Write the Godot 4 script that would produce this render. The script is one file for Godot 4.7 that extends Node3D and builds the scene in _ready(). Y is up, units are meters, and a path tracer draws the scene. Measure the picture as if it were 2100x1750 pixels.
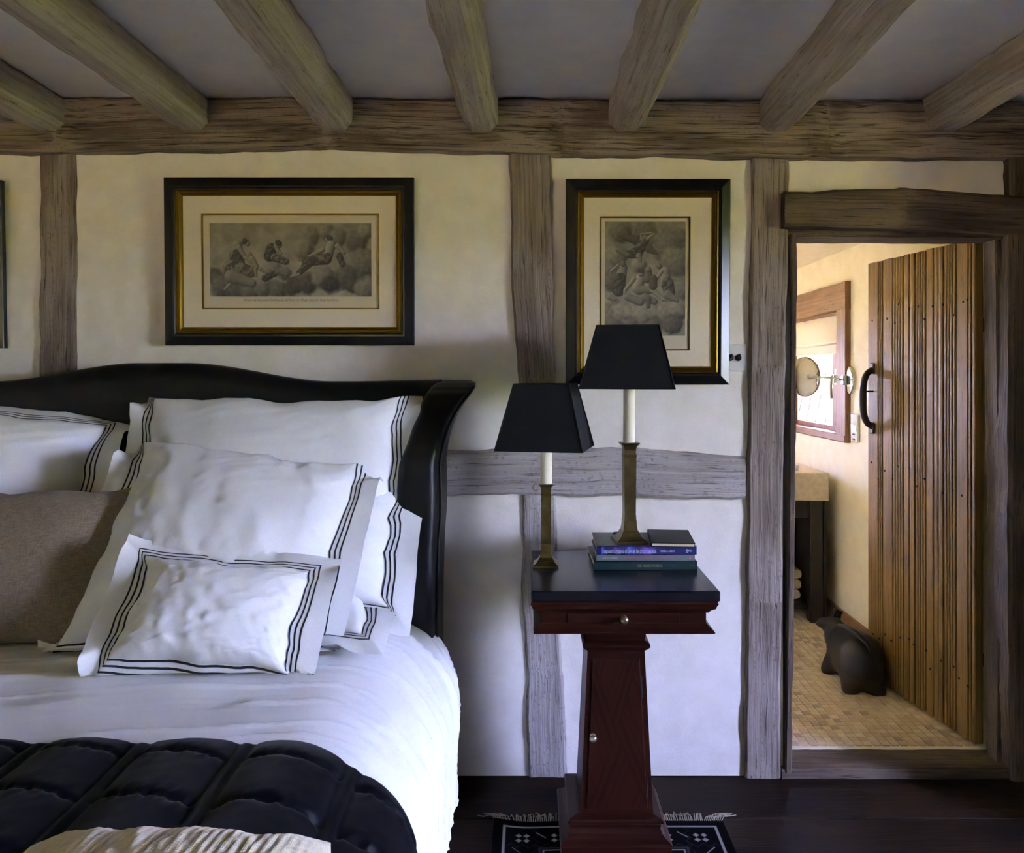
extends Node3D
# An old timber-framed bedroom with a bed and a pedestal nightstand; a plank door stands open to a bathroom.
# World: back wall plaster face at z = 0, room towards +z, floor at y = 0, metres.

var M := {}
var taken := {}
var fn := FastNoiseLite.new()

# ---------------------------------------------------------------- geometry collector
class Shape:
	var v := PackedVector3Array()
	var uv := PackedVector2Array()
	var ix := PackedInt32Array()
	var weld := []

	func tri(a: Vector3, b: Vector3, c: Vector3, ua := Vector2.ZERO, ub := Vector2.ZERO, uc := Vector2.ZERO) -> void:
		var n := v.size()
		v.append(a); v.append(b); v.append(c)
		uv.append(ua); uv.append(ub); uv.append(uc)
		ix.append(n); ix.append(n + 2); ix.append(n + 1)

	# corners counter-clockwise seen from outside
	func quad(a: Vector3, b: Vector3, c: Vector3, d: Vector3, ua := Vector2.ZERO, ub := Vector2.ZERO, uc := Vector2.ZERO, ud := Vector2.ZERO) -> void:
		var n := v.size()
		v.append(a); v.append(b); v.append(c); v.append(d)
		uv.append(ua); uv.append(ub); uv.append(uc); uv.append(ud)
		ix.append(n); ix.append(n + 2); ix.append(n + 1)
		ix.append(n); ix.append(n + 3); ix.append(n + 2)

	func quad_m(a: Vector3, b: Vector3, c: Vector3, d: Vector3) -> void:   # uv in metres
		var w := a.distance_to(b)
		var h := a.distance_to(d)
		quad(a, b, c, d, Vector2(0, 0), Vector2(w, 0), Vector2(w, h), Vector2(0, h))

	# grid of (nu+1) x (nv+1) points, u fastest; outward = du x dv
	func patch(nu: int, nv: int, pts: PackedVector3Array, uvs: PackedVector2Array, wrap_u := false) -> void:
		var n := v.size()
		v.append_array(pts)
		uv.append_array(uvs)
		for j in nv:
			for i in nu:
				var a := n + j * (nu + 1) + i
				var b := a + 1
				var d := a + nu + 1
				var c := d + 1
				ix.append(a); ix.append(c); ix.append(b)
				ix.append(a); ix.append(d); ix.append(c)
		if wrap_u:
			for j in nv + 1:
				weld.append([n + j * (nu + 1), n + j * (nu + 1) + nu])

	func box(c: Vector3, s: Vector3, bv := 0.0, basis := Basis()) -> void:
		var h := s * 0.5
		bv = minf(bv, minf(h.x, minf(h.y, h.z)) * 0.9)
		var ax := [Vector3(1, 0, 0), Vector3(0, 1, 0), Vector3(0, 0, 1)]
		for k in 3:
			var e0: Vector3 = ax[k]
			var e1: Vector3 = ax[(k + 1) % 3]
			var e2: Vector3 = ax[(k + 2) % 3]
			var h0 := h[k]
			var h1 := h[(k + 1) % 3] - bv
			var h2 := h[(k + 2) % 3] - bv
			for sg in [1.0, -1.0]:
				var o: Vector3 = e0 * h0 * sg
				var p := [o - e1 * h1 * sg - e2 * h2, o + e1 * h1 * sg - e2 * h2, o + e1 * h1 * sg + e2 * h2, o - e1 * h1 * sg + e2 * h2]
				quad_m(c + basis * p[0], c + basis * p[1], c + basis * p[2], c + basis * p[3])
			if bv > 0.0:
				for s1 in [1.0, -1.0]:
					for s2 in [1.0, -1.0]:
						# chamfer along e0 between +-e1 and +-e2
						var L := h0 - bv
						var p1: Vector3 = e1 * s1 * h[(k + 1) % 3] + e2 * s2 * h2
						var p2: Vector3 = e1 * s1 * h1 + e2 * s2 * h[(k + 2) % 3]
						if s1 * s2 < 0:
							var q := p1
							p1 = p2
							p2 = q
						quad_m(c + basis * (p1 - e0 * L), c + basis * (p2 - e0 * L), c + basis * (p2 + e0 * L), c + basis * (p1 + e0 * L))
		if bv > 0.0:
			for sx in [1.0, -1.0]:
				for sy in [1.0, -1.0]:
					for sz in [1.0, -1.0]:
						var a := Vector3(h.x * sx, (h.y - bv) * sy, (h.z - bv) * sz)
						var b := Vector3((h.x - bv) * sx, h.y * sy, (h.z - bv) * sz)
						var d := Vector3((h.x - bv) * sx, (h.y - bv) * sy, h.z * sz)
						if sx * sy * sz > 0:
							tri(c + basis * a, c + basis * b, c + basis * d)
						else:
							tri(c + basis * a, c + basis * d, c + basis * b)

	func span(a: Vector3, b: Vector3, bv := 0.0) -> void:      # box between two corners
		box((a + b) * 0.5, (b - a).abs(), bv)

	# rings of equal point count, each counter-clockwise seen from the end; lofted along; flat or smooth
	func loft(rings: Array, smooth := true, caps := true) -> void:
		var n: int = rings[0].size()
		if smooth:
			var pts := PackedVector3Array()
			var uvs := PackedVector2Array()
			var run := 0.0
			for j in rings.size():
				if j:
					run += (rings[j][0] as Vector3).distance_to(rings[j - 1][0])
				var per := 0.0
				for i in n + 1:
					if i:
						per += (rings[j][i % n] as Vector3).distance_to(rings[j][i - 1])
					pts.append(rings[j][i % n])
					uvs.append(Vector2(run, per))
			patch(n, rings.size() - 1, pts, uvs, true)
		else:
			for j in rings.size() - 1:
				for i in n:
					quad_m(rings[j][i], rings[j][(i + 1) % n], rings[j + 1][(i + 1) % n], rings[j + 1][i])
		if caps:
			for e in 2:
				var r: Array = rings[rings.size() - 1] if e else rings[0]
				var m := Vector3.ZERO
				for p in r:
					m += p
				m /= n
				for i in n:
					if e:
						tri(m, r[i], r[(i + 1) % n], Vector2(0.1, 0.1), Vector2(0.2, 0.1), Vector2(0.2, 0.2))
					else:
						tri(m, r[(i + 1) % n], r[i], Vector2(0.1, 0.1), Vector2(0.2, 0.1), Vector2(0.2, 0.2))

	# levels [y, half x, half z] round (cx, cz): mitred square mouldings
	func square_loft(levels: Array, at: Vector3, turn := 0.0) -> void:
		var rings := []
		for l in levels:
			var r := []
			for c in [Vector2(-1, 1), Vector2(1, 1), Vector2(1, -1), Vector2(-1, -1)]:
				r.append(at + Vector3(c.x * l[1], l[0], c.y * l[2]).rotated(Vector3.UP, turn))
			rings.append(r)
		loft(rings, false)

	func lathe(profile: Array, at: Vector3, n := 20, basis := Basis()) -> void:   # profile Vector2(radius, height), bottom to top
		var rings := []
		for p in profile:
			var r := []
			for i in n:
				var a := TAU * i / n
				r.append(at + basis * Vector3(cos(a) * p.x, p.y, -sin(a) * p.x))
			rings.append(r)
		loft(rings, true)

	func tube(path: Array, radius, n := 8, squash := 1.0) -> void:
		var rings := []
		var nrm := Vector3.ZERO
		for j in path.size():
			var t: Vector3 = (path[mini(j + 1, path.size() - 1)] - path[maxi(j - 1, 0)]).normalized()
			if nrm == Vector3.ZERO:
				nrm = t.cross(Vector3.UP if absf(t.y) < 0.9 else Vector3.RIGHT).normalized()
			nrm = (nrm - t * nrm.dot(t)).normalized()
			var bi := t.cross(nrm)
			var rad: float = radius[j] if radius is Array else radius
			var r := []
			for i in n:
				var a := TAU * i / n
				r.append(path[j] + nrm * cos(a) * rad + bi * sin(a) * rad * squash)
			rings.append(r)
		loft(rings, true)

	# polygon in the plane (origin o, axes ex, ey), extruded by depth along ex x ey (towards +)
	func extrude(poly: PackedVector2Array, o: Vector3, ex: Vector3, ey: Vector3, depth: float) -> void:
		if Geometry2D.is_polygon_clockwise(poly):
			poly.reverse()
		var en := ex.cross(ey).normalized()
		var t := Geometry2D.triangulate_polygon(poly)
		for k in t.size() / 3:
			var a := poly[t[k * 3]]
			var b := poly[t[k * 3 + 1]]
			var c := poly[t[k * 3 + 2]]
			if (b - a).cross(c - a) < 0:
				var q := b
				b = c
				c = q
			var f := func(p: Vector2, z: float) -> Vector3: return o + ex * p.x + ey * p.y + en * z
			tri(f.call(a, depth), f.call(b, depth), f.call(c, depth), a, b, c)
			tri(f.call(a, 0.0), f.call(c, 0.0), f.call(b, 0.0), a, c, b)
		for i in poly.size():
			var p := poly[i]
			var q := poly[(i + 1) % poly.size()]
			var p3 := o + ex * p.x + ey * p.y
			var q3 := o + ex * q.x + ey * q.y
			quad_m(p3, q3, q3 + en * depth, p3 + en * depth)

	func mesh(off: Vector3, mat: Material) -> ArrayMesh:
		var nr := PackedVector3Array()
		nr.resize(v.size())
		for k in ix.size() / 3:
			var a := ix[k * 3]
			var b := ix[k * 3 + 2]
			var c := ix[k * 3 + 1]
			var f := (v[b] - v[a]).cross(v[c] - v[a])
			nr[a] += f; nr[b] += f; nr[c] += f
		for w in weld:
			var s: Vector3 = nr[w[0]] + nr[w[1]]
			nr[w[0]] = s; nr[w[1]] = s
		var pos := PackedVector3Array()
		pos.resize(v.size())
		for i in v.size():
			nr[i] = nr[i].normalized() if nr[i].length_squared() > 1e-24 else Vector3.UP
			pos[i] = v[i] - off
		var arr := []
		arr.resize(Mesh.ARRAY_MAX)
		arr[Mesh.ARRAY_VERTEX] = pos
		arr[Mesh.ARRAY_NORMAL] = nr
		arr[Mesh.ARRAY_TEX_UV] = uv
		arr[Mesh.ARRAY_INDEX] = ix
		var m := ArrayMesh.new()
		m.add_surface_from_arrays(Mesh.PRIMITIVE_TRIANGLES, arr)
		m.surface_set_material(0, mat)
		return m


# ---------------------------------------------------------------- scene helpers
func numbered(called: String) -> String:
	taken[called] = taken.get(called, -1) + 1
	return called if taken[called] == 0 else "%s_%03d" % [called, taken[called]]


func thing(called: String, label: String, category: String, at: Vector3, group := "") -> Node3D:
	var o := Node3D.new()
	o.name = numbered(called)
	add_child(o)
	o.position = at
	o.set_meta("label", label)
	o.set_meta("category", category)
	if group != "":
		o.set_meta("group", group)
	return o


func structure(called: String, label := "") -> Node3D:
	var o := Node3D.new()
	o.name = called
	add_child(o)
	o.set_meta("kind", "structure")
	if label != "":
		o.set_meta("label", label)
	return o


func base_of(n: Node) -> Vector3:
	var p := Vector3.ZERO
	while n is Node3D and n != self:
		p += n.position
		n = n.get_parent()
	return p


# shapes are written in world metres; the part's mesh is moved to its parent's axes
func part(parent: Node3D, called: String, s: Shape, mat: Material, label := "") -> MeshInstance3D:
	var o := MeshInstance3D.new()
	o.name = called
	o.mesh = s.mesh(base_of(parent), mat)
	parent.add_child(o, true)
	if label != "":
		o.set_meta("label", label)
	return o


func lettering(parent: Node3D, called: String, text: String, height: float, at: Vector3, basis: Basis, mat: Material, font_name := "Droid Serif", width := 0.0) -> void:
	var f := SystemFont.new()
	f.font_names = PackedStringArray([font_name])
	var t := TextMesh.new()
	t.font = f
	t.text = text
	t.font_size = 32
	t.pixel_size = height / 32.0
	t.depth = 0.0006
	t.curve_step = 4.0
	t.material = mat
	var o := MeshInstance3D.new()
	o.name = called
	o.mesh = t
	var k := 1.0
	if width > 0.0:
		k = width / maxf(t.get_aabb().size.x, 0.001)
	parent.add_child(o, true)
	o.transform = Transform3D(basis * Basis.from_scale(Vector3(k, 1, 1)), at - base_of(parent))


func noise(x: float, y: float, z := 0.0) -> float:
	return fn.get_noise_3d(x * 100.0, y * 100.0, z * 100.0)       # frequency 0.01: one feature a unit


func ridge(x: float, y: float, z := 0.0) -> float:
	var n := 1.0 - absf(noise(x, y, z)) * 2.2
	return maxf(n, 0.0)


# ---------------------------------------------------------------- materials
func mat(rgb: Color, rough: float, metal := 0.0) -> StandardMaterial3D:
	var m := StandardMaterial3D.new()
	m.albedo_color = rgb
	m.roughness = rough
	m.metallic = metal
	return m


func noise_img(w: int, h: int, sw: int, sh: int, sd: int, freq: float, oct := 3, kind := FastNoiseLite.TYPE_SIMPLEX_SMOOTH) -> PackedByteArray:
	var f := FastNoiseLite.new()                  # a seamless picture of sw x sh stretched to w x h
	f.seed = sd
	f.frequency = freq
	f.noise_type = kind
	f.fractal_octaves = oct
	var im := f.get_seamless_image(sw, sh, false, false, 0.35)
	im.convert(Image.FORMAT_L8)
	if sw != w or sh != h:
		# tile before stretching, so that the stretched picture still repeats without a seam
		var big := Image.create(sw * 3, sh * 3, false, Image.FORMAT_L8)
		for a in 3:
			for b in 3:
				big.blit_rect(im, Rect2i(0, 0, sw, sh), Vector2i(a * sw, b * sh))
		big = big.get_region(Rect2i(sw - 4, sh - 4, sw + 8, sh + 8))
		var kx := float(w) / sw
		var ky := float(h) / sh
		big.resize(int((sw + 8) * kx), int((sh + 8) * ky), Image.INTERPOLATE_CUBIC)
		im = big.get_region(Rect2i(int(4 * kx), int(4 * ky), w, h))
	return im.get_data()


func tex(w: int, h: int, data: PackedByteArray, rgb := true) -> ImageTexture:
	return ImageTexture.create_from_image(Image.create_from_data(w, h, false, Image.FORMAT_RGB8 if rgb else Image.FORMAT_L8, data))


# weathered timber: fibres run along u; three tones, cracks, stains; returns a material with uv in metres (texture 1.8 m x 0.6 m)
func timber(sd: int, light: Color, midt: Color, dark: Color, crack: float, stain: float, cross := 0.0, rough := 0.8, relief := 0.25) -> StandardMaterial3D:
	var w := 1024
	var h := 512
	var fib := noise_img(w, h, 32, 512, sd, 0.08, 4)
	var fib2 := noise_img(w, h, 64, 512, sd + 1, 0.18, 3)
	var big := noise_img(w, h, 128, 128, sd + 2, 0.03, 4)
	var crk := noise_img(w, h, 32, 512, sd + 3, 0.045, 3)
	var hat := noise_img(w, h, 512, 128, sd + 4, 0.22, 2)
	var px := PackedByteArray()
	px.resize(w * h * 3)
	var hp := PackedByteArray()
	hp.resize(w * h)
	var lr := light.r * 255.0
	var lg := light.g * 255.0
	var lb := light.b * 255.0
	var mr := midt.r * 255.0
	var mg := midt.g * 255.0
	var mb := midt.b * 255.0
	var dr := dark.r * 255.0
	var dg := dark.g * 255.0
	var db := dark.b * 255.0
	for i in w * h:
		var f := fib[i] / 255.0
		var g := fib2[i] / 255.0
		var b := big[i] / 255.0
		var c := absf(crk[i] / 127.5 - 1.0)
		var x := hat[i] / 255.0
		# limewash left on the wood, rubbed off in patches
		var k := clampf((b - 0.5) * 2.2 * stain + (f - 0.5) * 1.5 + 0.42, 0.0, 1.0)
		var deep := clampf(1.0 - c / (0.07 * crack + 0.001), 0.0, 1.0) * clampf((g - 0.42) * 5.0, 0.0, 1.0) if crack > 0.0 else 0.0
		deep = maxf(deep, clampf((g * 0.6 + f * 0.4 - 0.66) * 6.0, 0.0, 1.0) * 0.8 * crack)
		deep = maxf(deep, clampf((x - 0.56) * 5.0, 0.0, 1.0) * clampf((g - 0.46) * 6.0, 0.0, 1.0) * cross * 0.75)
		var r0 := lerpf(lr, mr, k)
		var g0 := lerpf(lg, mg, k)
		var b0 := lerpf(lb, mb, k)
		px[i * 3] = int(lerpf(r0, dr, deep))
		px[i * 3 + 1] = int(lerpf(g0, dg, deep))
		px[i * 3 + 2] = int(lerpf(b0, db, deep))
		hp[i] = int(clampf(150.0 + (g - 0.5) * 110.0 + (f - 0.5) * 60.0 - deep * 120.0, 0.0, 255.0))
	var m := mat(Color.WHITE, rough)
	m.albedo_texture = tex(w, h, px)
	m.heightmap_enabled = true
	m.heightmap_texture = tex(w, h, hp, false)
	m.heightmap_scale = relief
	m.uv1_scale = Vector3(1.0 / 1.8, 1.0 / 0.6, 1)
	return m


# a surface of one colour with mottling and relief, mapped by world position
func plain(sd: int, a: Color, b: Color, size: float, rough: float, relief := 0.1, freq := 0.02, metal := 0.0) -> StandardMaterial3D:
	var w := 512
	var n1 := noise_img(w, w, w, w, sd, freq, 5)
	var n2 := noise_img(w, w, w, w, sd + 1, 0.18, 2)
	var px := PackedByteArray()
	px.resize(w * w * 3)
	var hp := PackedByteArray()
	hp.resize(w * w)
	for i in w * w:
		var k := clampf((n1[i] - 127.0) / 127.0 * 0.8 + 0.5, 0.0, 1.0)
		px[i * 3] = int(255.0 * lerpf(a.r, b.r, k))
		px[i * 3 + 1] = int(255.0 * lerpf(a.g, b.g, k))
		px[i * 3 + 2] = int(255.0 * lerpf(a.b, b.b, k))
		hp[i] = int(clampf(n1[i] * 0.75 + n2[i] * 0.25, 0, 255))
	var m := mat(Color.WHITE, rough, metal)
	m.albedo_texture = tex(w, w, px)
	m.heightmap_enabled = true
	m.heightmap_texture = tex(w, w, hp, false)
	m.heightmap_scale = relief
	m.uv1_triplanar = true
	m.uv1_world_triplanar = true
	m.uv1_scale = Vector3.ONE / size
	return m


func weave(base: Color, spread: float, size: float, rough: float, relief: float, sheen := 0.3) -> StandardMaterial3D:
	var w := 256
	var warp := noise_img(w, w, 256, 16, 71, 0.2, 2)
	var weft := noise_img(w, w, 16, 256, 72, 0.2, 2)
	var px := PackedByteArray()
	px.resize(w * w * 3)
	var hp := PackedByteArray()
	hp.resize(w * w)
	for i in w * w:
		var k := 1.0 + ((warp[i] + weft[i]) / 255.0 - 1.0) * spread
		px[i * 3] = int(clampf(255.0 * base.r * k, 0, 255))
		px[i * 3 + 1] = int(clampf(255.0 * base.g * k, 0, 255))
		px[i * 3 + 2] = int(clampf(255.0 * base.b * k, 0, 255))
		hp[i] = (warp[i] + weft[i]) / 2
	var m := mat(Color.WHITE, rough)
	m.albedo_texture = tex(w, w, px)
	m.heightmap_enabled = true
	m.heightmap_texture = tex(w, w, hp, false)
	m.heightmap_scale = relief
	m.uv1_scale = Vector3(1.0 / size, 1.0 / size, 1)
	m.rim_enabled = sheen > 0.0
	m.rim = sheen
	m.rim_tint = 0.5
	return m


# an old hewn timber along a centre line: side = width direction, face = outward direction
func hewn(parent: Node3D, called: String, mt: Material, path: Array, w, h: float, side: Vector3, face: Vector3, sd: float, amp := 0.006, cham := 0.012, label := "") -> MeshInstance3D:
	var s := Shape.new()
	var pts := []
	var total := 0.0
	for i in path.size() - 1:
		total += (path[i] as Vector3).distance_to(path[i + 1])
	var nseg := clampi(int(total / 0.025), 6, 160)
	var along: Vector3 = (path[path.size() - 1] - path[0]).normalized()
	# cross section, walked counter-clockwise seen against "along"
	var flip := side.cross(face).dot(along) < 0
	for k in nseg + 1:
		var t := float(k) / nseg
		var q := t * (path.size() - 1)
		var a := mini(int(q), path.size() - 2)
		var fr := smoothstep(0.0, 1.0, q - a) if path.size() > 2 else q - a
		var c: Vector3 = (path[a] as Vector3).lerp(path[a + 1], fr)
		var wd: float = lerpf(w[a], w[a + 1], fr) if w is Array else w
		var ring := []
		var hw := wd * 0.5
		var hh := h * 0.5
		var prof := []
		for e in [[-hw, hh - cham, -hw + cham, hh], [hw - cham, hh, hw, hh - cham], [hw, -hh + cham, hw - cham, -hh], [-hw + cham, -hh, -hw, -hh + cham]]:
			prof.append(Vector2(e[0], e[1]))
			prof.append(Vector2(e[2], e[3]))
		for i in prof.size():
			var p: Vector2 = prof[i]
			var n: Vector2 = prof[(i + 1) % prof.size()]
			var cuts := 1 if i % 2 == 0 else (4 if i % 4 == 3 else 6)
			var row := []
			for u in cuts + 1:
				var pp := p.lerp(n, float(u) / cuts)
				var out := Vector2(pp.x / hw, pp.y / hh).normalized()
				var w3: Vector3 = c + side * pp.x + face * pp.y
				var d := noise(w3.x * 4.0 + sd, w3.y * 4.0, w3.z * 4.0 + sd) * amp * 1.6 + noise(w3.x * 19.0 + sd, w3.y * 19.0, w3.z * 19.0) * amp * 0.45
				row.append(w3 + (side * out.x + face * out.y) * d)
			ring.append(row)
		pts.append(ring)
	# each face and each eased arris is a patch of its own, so the edges stay crisp
	var per := 0.0
	for i in 8:
		var nu: int = pts[0][i].size() - 1
		var vp := PackedVector3Array()
		var vu := PackedVector2Array()
		for k in nseg + 1:
			for u in nu + 1:
				var uu := u if flip else nu - u
				vp.append(pts[k][i][uu])
				vu.append(Vector2(total * k / nseg + sd * 0.31, per + (pts[k][i][0] as Vector3).distance_to(pts[k][i][uu]) + sd * 0.17))
		s.patch(nu, nseg, vp, vu)
		per += (pts[0][i][0] as Vector3).distance_to(pts[0][i][nu])
	for e in 2:
		var rg: Array = pts[nseg] if e else pts[0]
		var m := Vector3.ZERO
		for row in rg:
			m += row[0] / 8.0
		for row in rg:
			for u in row.size() - 1:
				if (e == 1) == flip:
					s.tri(m, row[u], row[u + 1], Vector2(0.1, 0.1), Vector2(0.16, 0.1), Vector2(0.16, 0.14))
				else:
					s.tri(m, row[u + 1], row[u], Vector2(0.1, 0.1), Vector2(0.16, 0.1), Vector2(0.16, 0.14))
	return part(parent, called, s, mt, label)


func _ready() -> void:
	fn.seed = 5
	fn.frequency = 0.01
	fn.fractal_octaves = 3
	# ---------------- camera: level, square to the back wall, with a shifted lens
	var cam := Camera3D.new()
	cam.name = "camera"
	add_child(cam)
	cam.position = Vector3(0, 1.37, 2.76)
	cam.projection = Camera3D.PROJECTION_FRUSTUM
	cam.near = 0.05
	cam.far = 200.0
	cam.size = 0.05 * 1750.0 / 1655.0
	cam.frustum_offset = Vector2(-40.0, -105.0) / 1655.0 * 0.05
	cam.current = true
	# ---------------- sky, sun, exposure
	var we := WorldEnvironment.new()
	we.name = "environment"
	add_child(we)
	var env := Environment.new()
	we.environment = env
	env.tonemap_mode = Environment.TONE_MAPPER_LINEAR
	env.tonemap_exposure = 88.0
	env.sdfgi_enabled = true
	env.ssao_enabled = true
	env.ssil_enabled = true
	env.background_mode = Environment.BG_SKY
	var sm := ProceduralSkyMaterial.new()
	sm.sky_top_color = Color(0.58, 0.64, 0.95)
	sm.sky_horizon_color = Color(0.78, 0.81, 0.98)
	sm.sky_curve = 0.2
	sm.ground_bottom_color = Color(0.25, 0.25, 0.2)
	sm.ground_horizon_color = Color(0.5, 0.5, 0.45)
	sm.sky_energy_multiplier = 1.0
	sm.sun_angle_max = 5.0
	env.sky = Sky.new()
	env.sky.sky_material = sm
	env.background_energy_multiplier = 3.3
	var sun := DirectionalLight3D.new()
	sun.name = "sun"
	add_child(sun)
	sun.look_at_from_position(Vector3(-7.5, 5.2, 0.3), Vector3.ZERO)
	sun.light_energy = 6.0
	sun.light_color = Color(1.0, 0.94, 0.82)
	sun.light_angular_distance = 0.6
	sun.shadow_enabled = true

	make_materials()
	build_shell()
	build_timbers()
	build_bathroom()
	build_bed()
	build_pillows()
	build_nightstand()
	build_lamps()
	build_books()
	build_pictures()
	build_small()


func make_materials() -> void:
	M.plaster = plain(11, Color(0.85, 0.82, 0.75), Color(0.89, 0.86, 0.80), 0.9, 0.9, 0.14, 0.015)
	M.ceiling = plain(13, Color(0.85, 0.84, 0.82), Color(0.88, 0.87, 0.85), 1.1, 0.92, 0.2, 0.015)
	M.cream = plain(15, Color(0.92, 0.87, 0.72), Color(0.94, 0.90, 0.77), 0.9, 0.85, 0.12, 0.015)
	M.joist = timber(21, Color(0.68, 0.63, 0.56), Color(0.58, 0.525, 0.45), Color(0.31, 0.26, 0.21), 0.45, 0.6, 0.25)
	M.beam = timber(31, Color(0.54, 0.48, 0.41), Color(0.36, 0.30, 0.24), Color(0.12, 0.09, 0.07), 1.4, 1.2, 0.3, 0.82, 0.45)
	M.post = timber(41, Color(0.56, 0.51, 0.46), Color(0.43, 0.37, 0.32), Color(0.20, 0.15, 0.12), 1.0, 1.0, 0.4, 0.82, 0.4)
	M.rail = timber(51, Color(0.65, 0.62, 0.59), Color(0.56, 0.52, 0.49), Color(0.36, 0.31, 0.27), 0.7, 0.5, 0.6, 0.82, 0.35)
	M.jamb = timber(61, Color(0.40, 0.34, 0.27), Color(0.27, 0.21, 0.16), Color(0.10, 0.07, 0.05), 0.9, 1.0, 0.3)
	M.plank = timber(71, Color(0.17, 0.12, 0.08), Color(0.105, 0.072, 0.05), Color(0.035, 0.022, 0.016), 0.8, 0.9, 0.0, 0.55, 0.12)
	M.plank.metallic_specular = 0.22
	M.pine = timber(81, Color(0.57, 0.43, 0.18), Color(0.45, 0.33, 0.125), Color(0.20, 0.12, 0.04), 0.35, 0.8, 0.0, 0.55, 0.08)
	M.mahogany = timber(101, Color(0.19, 0.085, 0.048), Color(0.135, 0.057, 0.032), Color(0.075, 0.03, 0.018), 0.3, 0.5, 0.0, 0.34, 0.03)
	M.mahogany.clearcoat_enabled = true
	M.mahogany.clearcoat = 0.06
	M.mahogany.clearcoat_roughness = 0.25
	M.mahogany.metallic_specular = 0.25
	M.oak = timber(111, Color(0.60, 0.44, 0.30), Color(0.48, 0.33, 0.21), Color(0.30, 0.18, 0.10), 0.4, 0.7, 0.0, 0.55, 0.08)
	M.cotton = weave(Color(0.88, 0.88, 0.87), 0.05, 0.03, 0.85, 0.012, 0.15)
	M.linen = weave(Color(0.50, 0.44, 0.35), 0.35, 0.10, 0.9, 0.03, 0.2)
	M.knit = weave(Color(0.86, 0.82, 0.71), 0.12, 0.06, 0.95, 0.05, 0.3)
	M.navy = weave(Color(0.014, 0.017, 0.032), 0.12, 0.03, 0.5, 0.012, 0.05)
	M.navy.metallic_specular = 0.22
	M.thread = mat(Color(0.055, 0.055, 0.085), 0.8)
	M.leather = plain(121, Color(0.026, 0.024, 0.023), Color(0.038, 0.035, 0.033), 0.12, 0.42, 0.02, 0.08)
	M.leather.metallic_specular = 0.38
	M.granite = plain(123, Color(0.035, 0.037, 0.045), Color(0.10, 0.105, 0.125), 0.05, 0.24, 0.0, 0.2)
	M.brass = plain(125, Color(0.42, 0.36, 0.23), Color(0.52, 0.46, 0.30), 0.8, 0.30, 0.0, 0.02, 1.0)
	M.knob = mat(Color(0.62, 0.58, 0.48), 0.28, 1.0)
	M.chrome = mat(Color(0.80, 0.80, 0.78), 0.10, 1.0)
	M.steel = mat(Color(0.74, 0.74, 0.72), 0.35, 1.0)
	M.gold = plain(127, Color(0.38, 0.29, 0.09), Color(0.52, 0.40, 0.14), 0.08, 0.32, 0.03, 0.06, 1.0)
	M.frame = mat(Color(0.022, 0.020, 0.019), 0.30)
	M.mount = weave(Color(0.83, 0.78, 0.67), 0.05, 0.04, 0.9, 0.01, 0.0)
	M.paper = mat(Color(0.76, 0.71, 0.60), 0.85)
	M.pages = mat(Color(0.80, 0.74, 0.64), 0.9)
	M.shade = weave(Color(0.016, 0.016, 0.018), 0.3, 0.05, 0.95, 0.02, 0.0)
	M.shade_lining = mat(Color(0.80, 0.78, 0.72), 0.8)
	M.candle = mat(Color(0.86, 0.82, 0.70), 0.5)
	M.black = mat(Color(0.025, 0.025, 0.025), 0.5)
	M.iron = mat(Color(0.05, 0.045, 0.04), 0.55)
	M.nail = mat(Color(0.10, 0.07, 0.05), 0.6)
	M.switch_plate = mat(Color(0.80, 0.79, 0.76), 0.4)
	M.stone = plain(129, Color(0.80, 0.73, 0.58), Color(0.86, 0.80, 0.66), 0.4, 0.5, 0.03)
	M.dark_wood = timber(131, Color(0.13, 0.09, 0.07), Color(0.09, 0.06, 0.045), Color(0.03, 0.02, 0.015), 0.4, 0.6, 0.0, 0.5, 0.05)
	M.hide = plain(133, Color(0.055, 0.035, 0.028), Color(0.10, 0.065, 0.05), 0.10, 0.38, 0.06, 0.05)
	M.handle = plain(141, Color(0.13, 0.075, 0.045), Color(0.20, 0.12, 0.075), 0.1, 0.45, 0.02)
	M.grout = mat(Color(0.93, 0.90, 0.82), 0.9)
	M.towel = weave(Color(0.75, 0.70, 0.60), 0.2, 0.05, 0.95, 0.08, 0.3)
	M.blind = weave(Color(0.86, 0.81, 0.70), 0.06, 0.06, 0.9, 0.02, 0.0)
	M.blind.backlight_enabled = true
	M.blind.backlight = Color(0.16, 0.15, 0.12)
	M.lead = mat(Color(0.20, 0.20, 0.20), 0.5, 0.6)
	M.ceramic = mat(Color(0.85, 0.85, 0.84), 0.12)
	M.soap = mat(Color(0.42, 0.36, 0.20), 0.5)
	M.glass = mat(Color(1, 1, 1, 0.04), 0.02)
	M.glass.transparency = BaseMaterial3D.TRANSPARENCY_ALPHA
	M.picture_glass = mat(Color(1, 1, 1, 0.03), 0.02)
	M.picture_glass.transparency = BaseMaterial3D.TRANSPARENCY_ALPHA
	M.lawn = plain(135, Color(0.39, 0.325, 0.10), Color(0.45, 0.38, 0.14), 3.0, 0.95, 2.0, 0.05)
	M.roof = plain(139, Color(0.36, 0.22, 0.15), Color(0.46, 0.28, 0.19), 0.6, 0.9, 0.5)
	M.hedge = plain(137, Color(0.22, 0.27, 0.09), Color(0.32, 0.36, 0.13), 1.0, 0.95, 3.0, 0.05)


# ---------------------------------------------------------------- the shell of the two rooms
func slab(parent: Node3D, called: String, a: Vector3, b: Vector3, mt: Material, label := "") -> MeshInstance3D:
	var s := Shape.new()
	s.span(a, b, 0.0)
	return part(parent, called, s, mt, label)


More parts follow.
